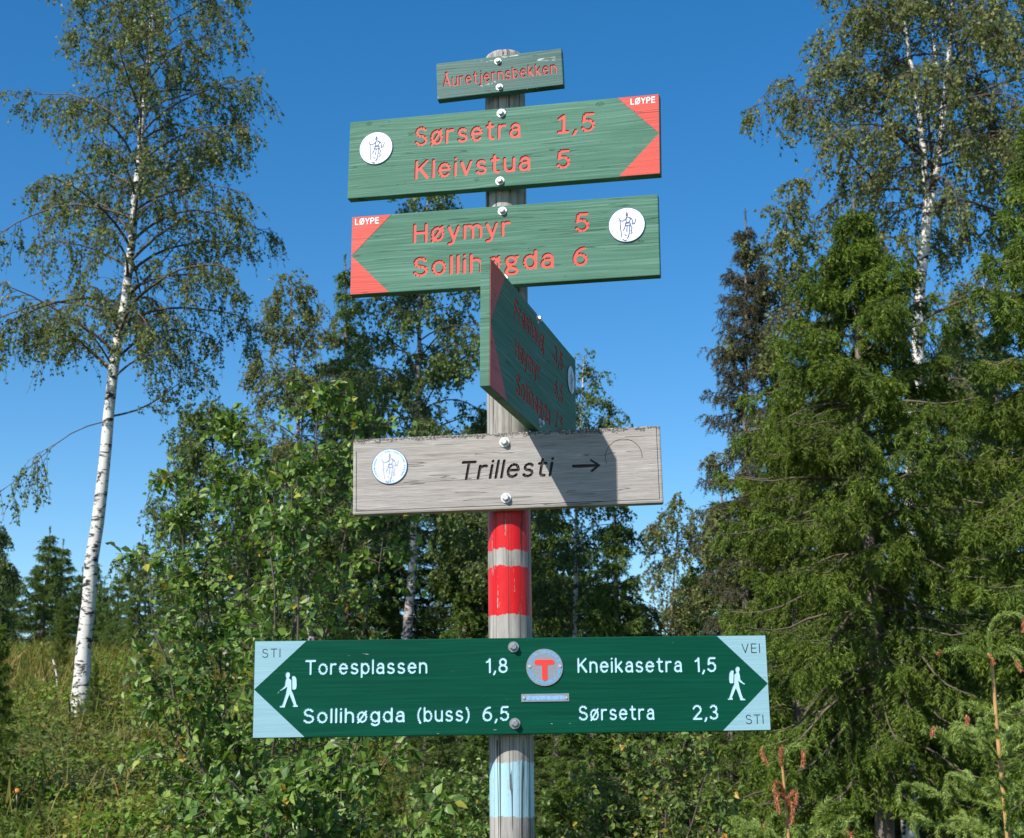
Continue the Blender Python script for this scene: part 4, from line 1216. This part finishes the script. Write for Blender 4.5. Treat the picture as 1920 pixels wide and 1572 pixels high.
# --- spruces
spruce_at(51, 1602, 345, 1640, 13.0, 255, 'tall dense green spruce beside the long board', per2=24, per3=21, nsec=19, nter=5, nb=8, whorl=.22, nl=.045, nw=.0105, r0=.085, bare=.22, droop=1.15,
          prof=([0, .15, .4, .6, .8, .92, 1], [.8, 1.08, 1.1, .95, .46, .17, .04]))
spruce_at(52, 1960, 60, 1975, 11.5, 195, 'bright green spruce cut off by the picture edge', per2=18, per3=13, nsec=16, nter=4, nb=7, whorl=.27, nl=.055, nw=.014, r0=.09, bare=.05, droop=1.1,
          prof=([0, .3, .6, .8, 1], [.95, 1.0, .8, .45, .05]))
spruce_at(53, 1393, 392, 1400, 19, 95, 'thin browning spruce with sparse side branches', 'spruce_brown', sparse=.15, nsec=12, nb=7, per2=18, per3=14, whorl=.28, nl=.045, nw=.010, droop=1.1, r0=.06,
          prof=([0, .3, .6, .85, 1], [1, 1, .95, .6, .08]))
spruce_at(54, 645, 478, 650, 24, 120, 'dark spruce with a thin spire behind the leafy sapling', 'spruce_dark', nl=.060, nw=.015, nb=7, nsec=12, nter=3, per2=16, per3=12, whorl=.30,
          prof=([0, .3, .6, .8, 1], [1, 1, .62, .3, .04]))
_, SPM = spruce_at(55, 1152, 950, 1150, 21, 105, 'pointed spruce next to the narrow birch by the post', 'spruce_dark', nl=.060, nw=.015, nb=7, nsec=12, nter=3, per2=16, per3=12, whorl=.26)
_, SPM2 = spruce_at(56, 1480, 700, 1490, 15.5, 190, 'broad olive-green spruce behind the tip of the long board', 'spruce', nl=.055, nw=.014, nb=7, nsec=15, nter=4, per2=18, per3=13, whorl=.26, bare=.05,
          prof=([0, .2, .5, .8, 1], [1, 1, .8, .4, .05]))
_, SPM3 = spruce_at(57, 1800, 560, 1790, 17.5, 175, 'dark spruce filling the space behind the birch trunk', 'spruce_dark', nl=.055, nw=.013, nb=7, nsec=14, nter=3, per2=18, per3=13, whorl=.28, bare=.04,
          prof=([0, .2, .5, .8, 1], [1, 1, .85, .45, .05]))

def copy_spruce(meshes, Hm, x, y_top, D, label, rot, group=None, wide=1.0):
    """a copy sharing meshes, scaled to the height it has in the photo"""
    g = onground(x, D); top = px(x, y_top, D)
    k = (top[2] - g[2]) / Hm
    root = put_spruce(meshes, g, label, rot=rot, scale=k * wide, zs=1 / wide, group=group)
    return root
def mesh_h(me):
    a = np.zeros(len(me.vertices) * 3, np.float32); me.vertices.foreach_get('co', a); return float(a.reshape(-1, 3)[:, 2].max())
H1 = mesh_h(SPM[2]); H2 = mesh_h(SPM2[2]); H3 = mesh_h(SPM3[2])
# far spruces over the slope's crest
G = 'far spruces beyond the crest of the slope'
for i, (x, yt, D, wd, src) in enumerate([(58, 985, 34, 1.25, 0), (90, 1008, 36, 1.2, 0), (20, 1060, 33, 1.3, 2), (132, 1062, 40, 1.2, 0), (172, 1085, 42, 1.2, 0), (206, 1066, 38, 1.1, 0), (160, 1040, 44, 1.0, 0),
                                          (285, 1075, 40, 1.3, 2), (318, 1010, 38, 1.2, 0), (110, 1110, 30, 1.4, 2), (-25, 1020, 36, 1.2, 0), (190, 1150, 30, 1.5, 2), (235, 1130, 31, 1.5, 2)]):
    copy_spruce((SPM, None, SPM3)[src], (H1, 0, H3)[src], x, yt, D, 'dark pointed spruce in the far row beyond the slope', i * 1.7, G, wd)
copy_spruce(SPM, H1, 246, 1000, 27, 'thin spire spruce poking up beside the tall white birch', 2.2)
# fill of the wood behind the post
G = 'spruces of the wood behind the signpost'
def wood_label(x, D):
    if x < 560: return 'dark spruce of the wood behind the large leafy sapling'
    if x < 780: return 'dark spruce of the wood between the leafy sapling and the slender dark birch'
    if x < 940: return 'dark spruce of the wood between the slender dark birch and the post'
    if x < 1130: return 'dark spruce of the wood behind the narrow birch by the post'
    if x < 1320: return 'dark spruce at the open gap in the wood right of the narrow birch'
    if x < 1600: return 'dark spruce behind the browning spruce and the olive birch'
    return 'dark spruce behind the forked birch trunk and the tall dense spruce'
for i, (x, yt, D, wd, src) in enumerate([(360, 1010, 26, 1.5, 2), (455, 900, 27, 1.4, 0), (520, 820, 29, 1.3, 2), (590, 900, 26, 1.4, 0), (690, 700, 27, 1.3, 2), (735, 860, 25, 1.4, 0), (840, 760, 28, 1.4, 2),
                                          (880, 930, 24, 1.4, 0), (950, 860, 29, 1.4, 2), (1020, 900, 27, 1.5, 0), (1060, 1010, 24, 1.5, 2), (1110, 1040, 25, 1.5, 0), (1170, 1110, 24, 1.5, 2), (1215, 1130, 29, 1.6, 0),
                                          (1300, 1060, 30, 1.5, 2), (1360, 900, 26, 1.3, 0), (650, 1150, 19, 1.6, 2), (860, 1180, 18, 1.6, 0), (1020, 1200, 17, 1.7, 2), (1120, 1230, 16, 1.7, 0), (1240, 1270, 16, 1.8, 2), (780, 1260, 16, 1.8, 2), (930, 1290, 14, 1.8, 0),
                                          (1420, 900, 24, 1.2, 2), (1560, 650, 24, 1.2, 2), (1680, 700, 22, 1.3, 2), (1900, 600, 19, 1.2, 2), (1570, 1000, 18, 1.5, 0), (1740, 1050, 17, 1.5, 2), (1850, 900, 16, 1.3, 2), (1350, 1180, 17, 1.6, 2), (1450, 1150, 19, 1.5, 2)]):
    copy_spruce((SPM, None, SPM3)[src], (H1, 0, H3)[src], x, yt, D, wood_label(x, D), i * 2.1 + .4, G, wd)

# small spruces in the undergrowth
G = 'small spruces low in the undergrowth'
for i, (x, yt, D) in enumerate([(1055, 1425, 8.6), (1140, 1490, 8.2), (985, 1500, 9.5), (860, 1480, 10.5), (1340, 1440, 10), (1560, 1470, 8), (1240, 1500, 9.2), (720, 1470, 11)]):
    copy_spruce(SPM2, H2, x, yt, D, 'small green spruce standing low in the undergrowth', i * 1.3, G, 1.35)
for lab, x, yt, D in [('young spruce half cut off by the picture edge on the slope', -22, 1150, 12.5), ('young spruce on the crest in front of the far spruces', 98, 1150, 19), ('little spruce sapling at the foot of the white birch', 168, 1235, 15.6)]:
    copy_spruce(SPM2, H2, x, yt, D, lab, 1.0, wide=.75)

# ------------------------------------------------------------------ leafy birch saplings near the post
def bush(label, D, stems, seed, leaf, nside=16, ntw=4, nleaf=9, size=.045, sidelen=.42, parts=300, name='birch_sapling', spread=.3):
    rng = np.random.default_rng(seed)
    x0 = np.mean([s[0][0] for s in stems])
    X = px(x0, 1572, D)[0]
    base = np.array([X, D, float(ground_z(X, D)) - .03])
    root = tag(empty(name, base), label, 'sapling')
    tr = Geo(); br = Geo()
    Ps = []
    for pts in stems:
        dep = D + rng.uniform(-spread, spread)
        q = [px(x, y, dep) for x, y in pts]
        q.insert(0, np.array([X + (q[0][0] - X) * .35, D + (dep - D) * .3, base[2]]))
        q = resample(q, 20) - base
        q[1:] += rng.normal(0, .008, (19, 3))
        Ps.append(q)
    P0 = np.stack(Ps)
    V, F = tubes(P0, np.linspace(.013, .0025, 20)[None] * np.ones((len(P0), 1)), 6); tr.add(V, F)
    i = np.repeat(np.arange(len(P0)), nside); n_ = len(i)
    t = np.clip(.18 + .82 * rng.uniform(0, 1, n_), 0, .995)
    pos, tan = along(P0, i, t)
    d = tan * .55 + rdir(rng, n_, .25) * .8 + np.array([0, 0, .12])
    L1 = sidelen * (1.12 - t) * rng.uniform(.5, 1.3, n_) + .06
    P1 = grow(rng, pos, d, L1, 6, .55, .25)
    V, F = tubes(P1, np.full((n_, 6), .0028) * np.linspace(1, .5, 6)[None], 4); br.add(V, F)
    j = np.repeat(np.arange(n_), ntw); m_ = len(j)
    pos, tan = along(P1, j, np.clip(rng.uniform(.1, .95, m_), 0, .99))
    P2 = grow(rng, pos, tan * .6 + rdir(rng, m_) * .7, rng.uniform(.05, .16, m_), 4, .4, .2)
    V, F = tubes(P2, np.full((m_, 4), .0016), 3); br.add(V, F)
    # leaves: on tips of stems, side twigs and short shoots
    a = [along(P0, np.repeat(np.arange(len(P0)), 26), np.clip(rng.uniform(.3, 1, len(P0) * 26), 0, .995)),
         along(P1, np.repeat(np.arange(n_), nleaf), np.clip(rng.uniform(.1, 1, n_ * nleaf), 0, .995)),
         along(P2, np.repeat(np.arange(m_), 4), np.clip(rng.uniform(.1, 1, m_ * 4), 0, .995))]
    pos = np.concatenate([x[0] for x in a]); tan = np.concatenate([x[1] for x in a]); q = len(pos)
    ax = nrm(tan * .35 + rdir(rng, q) * .9 + np.array([0, -.1, -.25]))
    no = nrm(rdir(rng, q) * .8 + np.array([-.35, -.45, .6]))
    pos = pos + ax * .014
    ln = size * rng.uniform(.45, 1.3, q); wd = ln * rng.uniform(.62, .82, q)
    # the largest in view (nearest, inside the picture) become leaves of their own
    wp = pos + base; dd = wp - EYE; zc = dd @ FW; u = IW / 2 + FPX * (dd @ RT) / zc; v = IH / 2 - FPX * (dd @ UP) / zc
    sc = ln / zc; sc = sc + .25 * (pos[:, 1].max() - pos[:, 1]) * .003
    sc[(u < 5) | (u > IW - 5) | (v < 5) | (v > IH - 5)] = 0
    order = np.argsort(-sc); own = order[:parts]; rest = order[parts:]
    link('stems', tr.mesh('stems', True), M['twig'], root)
    b_ = link('twigs', br.mesh('twigs', True), M['twig'], root); b_['kind'] = 'stuff'
    V, F = leaves6(pos[rest], ax[rest], no[rest], ln[rest], wd[rest])
    f_ = link('foliage', np_mesh('foliage', V, [F]), L[leaf], root); f_['kind'] = 'stuff'
    V, F = leaves6(np.zeros((1, 3)), np.array([[1.0, 0, 0]]), np.array([[0, 0, 1.0]]), np.array([1.0]), np.array([.74]))
    lm = np_mesh('leaf', V, [F]); lm.materials.append(L[leaf])
    for k in own:
        X_ = Vector(ax[k]); Z_ = Vector(no[k]); Y_ = Z_.cross(X_).normalized(); Z_ = X_.cross(Y_).normalized()
        o = bpy.data.objects.new('leaf', lm); COL.objects.link(o)
        o.parent = root
        m4 = Matrix((X_, Y_, Z_)).transposed().to_4x4() @ Matrix.Scale(float(ln[k]), 4); m4.translation = Vector(pos[k])
        o.matrix_local = m4
    return root

bush('large leafy birch sapling with glossy green leaves left of the post', 6.8,
     [[(500, 1572), (545, 1250), (580, 950), (598, 780), (600, 690)], [(520, 1572), (600, 1250), (650, 1000), (680, 860), (712, 770)],
      [(480, 1572), (480, 1250), (455, 1000), (440, 860), (430, 790)], [(460, 1572), (400, 1300), (350, 1050), (325, 930), (318, 870)],
      [(440, 1572), (350, 1380), (300, 1200), (270, 1080), (262, 1030)], [(540, 1572), (640, 1330), (690, 1150), (720, 1020), (735, 960)],
      [(500, 1572), (520, 1300), (510, 1080), (505, 950), (520, 850)], [(430, 1572), (360, 1440), (310, 1330), (285, 1250)],
      [(560, 1572), (620, 1450), (680, 1330), (715, 1240)], [(480, 1572), (430, 1350), (395, 1150), (385, 1000), (380, 920)], [(520, 1572), (570, 1350), (560, 1120), (550, 980), (545, 880)]],
     61, 'bush', nside=40, ntw=6, nleaf=11, size=.043, sidelen=.40, spread=.5)
bush('low leafy birch shrub under the left tip of the long board', 6.0,
     [[(600, 1640), (590, 1520), (575, 1440), (580, 1400)], [(650, 1640), (680, 1520), (710, 1450), (730, 1410)], [(560, 1640), (500, 1560), (470, 1500), (440, 1470)], [(640, 1640), (640, 1520), (640, 1420)],
      [(700, 1660), (760, 1590), (800, 1540), (820, 1500)], [(520, 1660), (440, 1600), (400, 1560)], [(610, 1640), (540, 1520), (530, 1450)]], 62, 'bush', nside=24, ntw=5, nleaf=9, size=.048, sidelen=.30, name='birch_shrub', parts=120)
bush('yellow-flecked birch shrub right of the post foot', 8.2,
     [[(1190, 1650), (1185, 1520), (1175, 1440), (1180, 1400)], [(1230, 1650), (1250, 1500), (1270, 1420), (1285, 1385)], [(1210, 1650), (1215, 1500), (1225, 1420), (1222, 1390)], [(1260, 1650), (1300, 1530), (1325, 1450), (1335, 1410)],
      [(1170, 1650), (1140, 1560), (1125, 1490), (1120, 1450)], [(1150, 1660), (1100, 1600), (1075, 1550)], [(1280, 1660), (1330, 1580), (1350, 1520)]], 63, 'bush_y', nside=32, ntw=6, nleaf=9, size=.036, sidelen=.36, name='birch_shrub', parts=150)
bush('low birch shrub with dull leaves in the shade behind the post foot', 9.5,
     [[(830, 1650), (820, 1540), (810, 1470), (815, 1440)], [(880, 1650), (890, 1530), (895, 1460)], [(790, 1650), (770, 1560), (755, 1510)], [(1010, 1660), (1030, 1570), (1040, 1500)], [(930, 1660), (930, 1560), (925, 1490)]],
     64, 'bush', nside=30, ntw=5, nleaf=9, size=.04, sidelen=.32, name='birch_shrub', parts=60)

# ------------------------------------------------------------------ young spruces with drooping shoots, right foreground
def shoot_mesh(pts, seed, per_m=3000, nl=.016, nw=.0034, r=.0034, spread=.55):
    rng = np.random.default_rng(seed)
    q = resample(pts, 12)
    Ln = float(np.linalg.norm(np.diff(q, axis=0), axis=1).sum())
    g = Geo()
    V, F = tubes(q[None], np.linspace(r, r * .5, 12)[None], 5); g.add(V, F)
    V, F = needles(rng, q[None], max(12, int(per_m * Ln)), nl, nw, spread); g.add(V, F)
    return g.mesh('shoot')

def arch(p, az, up, out, drop, n_=8):
    """a shoot that rises, arches over and hangs"""
    s = np.linspace(0, 1, n_)
    x = out * np.sin(s * 1.9) / 1.0
    z = up * np.sin(s * 2.2) - drop * s ** 3
    return np.stack([p[0] + x * math.cos(az), p[1] + x * math.sin(az), p[2] + z], -1)

def young_spruce(label, D, stem_px, leader_px, tips, whorls, seed, r0=.013):
    rng = np.random.default_rng(seed)
    q = [px(x, y, D) for x, y in stem_px]
    base = np.array([q[0][0], D, float(ground_z(q[0][0], D)) - .03])
    q.insert(0, base.copy())
    root = tag(empty('young_spruce', base), label, 'sapling')
    st = resample(np.array(q) - base, 24)
    g = Geo(); V, F = tubes(st[None], np.linspace(r0 * 1.3, r0 * .45, 24)[None], 8); g.add(V, F)
    link('stem', g.mesh('stem', True), M['stem'], root)
    V, F = needles(rng, st[None, 8:], 500, .014, .002, .5)
    o = link('stem_needles', np_mesh('stem_needles', V, [F]), L['stemneedle'], root); o['kind'] = 'stuff'
    def shoot(pts, seed_, mat='sapling', nm='shoot', **kw):
        link(nm, shoot_mesh(np.asarray(pts) - base, seed_, **kw), L[mat], root)
    for i, l_ in enumerate(leader_px):
        shoot([px(x, y, D + dz) for x, y, dz in l_], seed * 100 + i)
    for i, l_ in enumerate(tips):
        shoot([px(x, y, D + dz) for x, y, dz in l_], seed * 100 + 40 + i, 'withered', 'withered_tip', per_m=3600, spread=.45, nl=.016)
    k = 0
    for (x, y, n_, ln, rise, nsh) in whorls:
        p = px(x, y, D)
        for b in range(n_):
            az = b * 2 * math.pi / n_ + rng.uniform(-.35, .35) + seed
            L_ = ln * rng.uniform(.75, 1.15); s = np.linspace(0, 1, 6)[:, None]
            d = np.array([math.cos(az), math.sin(az), rise * rng.uniform(.7, 1.2)])
            bp = p + d * L_ * s + np.array([0, 0, -.25 * L_]) * s ** 2
            k += 1; shoot(bp, seed * 1000 + k, 'sapling', 'side_branch', per_m=2200, r=.004)
            for m_ in range(nsh):
                t = .3 + .7 * (m_ + .5) / nsh
                pp = bp[0] + (bp[-1] - bp[0]) * t; pp = pp + np.array([0, 0, -.25 * L_ * (t * t - t)])
                a2 = az + (1 if m_ % 2 else -1) * rng.uniform(.2, 1.1)
                k += 1; shoot(arch(pp, a2, rng.uniform(.03, .07), rng.uniform(.07, .13), rng.uniform(.02, .08)), seed * 1000 + k)
    return root
L['stemneedle'] = leaf_mat('tan_green_stem_needles', [(0, (.25, .15, .05)), (.5, (.20, .17, .05)), (1, (.12, .18, .05))], .2, .6, .3)

young_spruce('young spruce with a hooked green leader and orange withered tips', 5.4,
    [(1893, 1600), (1886, 1520), (1877, 1450), (1871, 1400), (1867, 1330), (1864, 1280), (1858, 1228)],
    [[(1858, 1232, 0), (1853, 1195, 0), (1858, 1166, 0), (1872, 1152, 0), (1890, 1147, 0), (1910, 1150, 0), (1918, 1158, 0)],
     [(1856, 1236, 0), (1840, 1222, -.03), (1820, 1214, -.05), (1800, 1212, -.07), (1780, 1217, -.08), (1766, 1223, -.08)],
     [(1858, 1236, 0), (1845, 1232, -.05), (1825, 1222, -.1), (1805, 1216, -.14), (1798, 1220, -.15)],
     [(1860, 1234, 0), (1872, 1218, -.03), (1890, 1210, -.05), (1910, 1218, -.06), (1928, 1238, -.06)],
     [(1860, 1236, 0), (1875, 1224, -.07), (1895, 1222, -.1), (1908, 1236, -.12), (1912, 1250, -.12)],
     [(1888, 1560, -.03), (1890, 1500, -.04), (1889, 1440, -.05)]],
    [[(1917, 1154, 0), (1920, 1165, 0), (1919, 1184, 0)], [(1905, 1236, -.12), (1908, 1246, -.12), (1914, 1256, -.12)], [(1770, 1221, -.08), (1764, 1223, -.08), (1760, 1226, -.08)],
     [(1852, 1225, -.01), (1858, 1236, -.02), (1862, 1243, -.02)], [(1752, 1362, -.1), (1749, 1370, -.1), (1748, 1378, -.1)], [(1812, 1340, -.1), (1814, 1348, -.1), (1813, 1358, -.1)]],
    [(1873, 1425, 6, .26, .75, 4), (1866, 1345, 3, .10, .6, 2), (1884, 1520, 5, .28, .6, 4), (1890, 1600, 6, .30, .5, 5)], 71, .014)
young_spruce('young spruce whose topmost shoots hang withered and orange', 5.6,
    [(1484, 1640), (1478, 1560), (1473, 1500), (1467, 1436)],
    [[(1467, 1436, 0), (1460, 1418, 0), (1450, 1404, 0), (1440, 1397, 0), (1433, 1398, 0), (1430, 1404, 0)], [(1468, 1436, 0), (1473, 1416, 0), (1482, 1400, 0), (1492, 1394, 0), (1501, 1397, 0), (1505, 1404, 0)],
     [(1520, 1545, -.05), (1530, 1530, -.05), (1545, 1510, -.06), (1553, 1497, -.06)], [(1430, 1560, -.05), (1440, 1535, -.05), (1455, 1525, -.05), (1470, 1528, -.03)]],
    [[(1430, 1400, 0), (1429, 1412, 0), (1433, 1424, 0), (1437, 1430, 0)], [(1505, 1402, 0), (1507, 1416, 0), (1505, 1436, 0)], [(1466, 1438, -.02), (1464, 1420, -.03), (1465, 1404, -.03)],
     [(1472, 1490, -.01), (1464, 1470, -.03), (1454, 1463, -.04), (1450, 1475, -.04), (1456, 1500, -.04)], [(1473, 1500, -.01), (1460, 1485, -.04), (1455, 1500, -.05), (1460, 1522, -.05)],
     [(1474, 1500, -.01), (1485, 1484, -.03), (1496, 1486, -.04), (1492, 1504, -.04), (1486, 1524, -.04)], [(1476, 1510, 0), (1484, 1500, -.05), (1488, 1515, -.05), (1484, 1545, -.05)], [(1430, 1545, -.05), (1434, 1552, -.05), (1440, 1556, -.05)],
     [(1585, 1560, -.1), (1595, 1564, -.1), (1599, 1580, -.1)]],
    [(1480, 1585, 6, .20, .55, 4), (1486, 1650, 6, .26, .5, 5)], 72, .011)

# ------------------------------------------------------------------ undergrowth on the slope
def undergrowth():
    rng = np.random.default_rng(81)
    lf = Geo()
    # leafy clumps: scattered over what the camera can see, denser close by
    n_ = 4600
    Y = 8.5 + 18 * rng.uniform(0, 1, n_) ** 1.35
    u = np.where(rng.uniform(0, 1, n_) < .8, rng.uniform(-150, 900, n_), rng.uniform(900, 2000, n_))
    X = (u - 960) / FPX * Y * 1.02
    keep = (ground_z(X, Y) > .35) | (Y > 10)
    X, Y = X[keep], Y[keep]
    Z = ground_z(X, Y)
    hh = .10 + .30 * ss(.5 + .5 * np.sin(X * 2.3 + 1.3 * np.sin(Y * 1.7)) + rng.normal(0, .25, len(X)))
    per = 32
    i = np.repeat(np.arange(len(X)), per); m_ = len(i)
    r = .26 * np.sqrt(rng.uniform(0, 1, m_)); a = rng.uniform(0, 6.283, m_)
    pos = np.stack([X[i] + r * np.cos(a), Y[i] + r * np.sin(a), Z[i] + hh[i] * rng.uniform(.15, 1, m_) * (1 - 1.2 * r)], -1)
    ax = nrm(np.stack([np.cos(a), np.sin(a), rng.normal(.1, .5, m_)], -1) + rdir(rng, m_) * .5)
    no = nrm(rdir(rng, m_) * .6 + np.array([-.1, -.3, .9]))
    ln = rng.uniform(.03, .065, m_) * rng.choice([.6, 1, 1.25], len(X))[i]
    V, F = leaves4(pos, ax, no, ln, ln * .62)
    o = link('undergrowth', np_mesh('undergrowth', V, [F]), L['under'])
    tag(o, 'low bilberry and raspberry leaves covering the slope', 'undergrowth', kind='stuff')
    # grass and heath stalks, rusty near the crest
    n_ = 34000
    Y = rng.uniform(9.5, 27, n_); u = rng.uniform(-120, 1000, n_); X = (u - 960) / FPX * Y
    w_ = ss((Y - 15) / 4); k = rng.uniform(0, 1, n_) < (.22 + .78 * w_); X, Y = X[k], Y[k]; n_ = len(X)
    Z = ground_z(X, Y)
    d = nrm(np.stack([rng.normal(0, .35, n_), rng.normal(0, .35, n_), np.ones(n_)], -1))
    P = grow(rng, np.stack([X, Y, Z], -1), d, rng.uniform(.15, .48, n_), 3, .5, .2)
    s = nrm(np.stack([rng.normal(size=n_), rng.normal(size=n_), np.zeros(n_)], -1)) * .006
    V = np.stack([P[:, 0] - s, P[:, 0] + s, P[:, 1] + s * .8, P[:, 2], P[:, 1] - s * .8], 1)
    F = np.arange(n_ * 5).reshape(-1, 5)
    o = link('heath_grass', np_mesh('heath_grass', V.reshape(-1, 3), [F]), L['heath'])
    tag(o, 'rusty heath grass growing towards the crest of the slope', 'grass', kind='stuff')
undergrowth()

def ground_hit(x, y):
    for D in np.arange(6, 40, .05):
        p = px(x, y, D)
        if p[2] < float(ground_z(p[0], p[1])): return p
    return px(x, y, 14)

def small_things():
    # pale birch stick leaning in the heath
    p = ground_hit(122, 1290)
    root = np.array([p[0], p[1] - .4, float(ground_z(p[0], p[1] - .4))])
    q = resample(np.array([[.03, 0, -.02], [.02, 0, .16], [-.01, 0, .30], [-.05, 0, .40]]), 10)
    V, F = tubes(q[None], np.linspace(.016, .010, 10)[None], 8)
    o = link('stick', np_mesh('stick', V, [F], True), M['birch'], None, root)
    tag(o, 'pale broken birch stick leaning in the rusty heath', 'stick')
    # orange-capped mushroom
    p = ground_hit(67, 1492)
    root = np.array([p[0], p[1] - .5, float(ground_z(p[0], p[1] - .5)) - .01])
    e = tag(empty('mushroom', root), 'orange-capped mushroom among the bilberry leaves', 'mushroom')
    def lathe(pr, nm, mt):
        Sd = 14; a = np.arange(Sd) * 2 * math.pi / Sd
        V = np.stack([np.stack([r * np.cos(a), r * np.sin(a), np.full(Sd, z)], -1) for r, z in pr])
        i = np.arange(len(pr) * Sd).reshape(len(pr), Sd); A = i[:-1]; B = np.roll(A, -1, 1); D_ = i[1:]; C = np.roll(D_, -1, 1)
        link(nm, np_mesh(nm, V.reshape(-1, 3), [np.stack([A, B, C, D_], -1).reshape(-1, 4)], True), mt, e)
    lathe([(.012, 0), (.010, .06), (.009, .14), (.008, .19)], 'stalk', simple_mat('mushroom_stalk', (.55, .48, .38), .7, var=.3, scale=50))
    lathe([(.008, .187), (.030, .183), (.032, .193), (.025, .21), (.012, .22), (.001, .222)], 'cap', simple_mat('mushroom_cap', (.55, .20, .03), .5, var=.2, scale=40))
small_things()
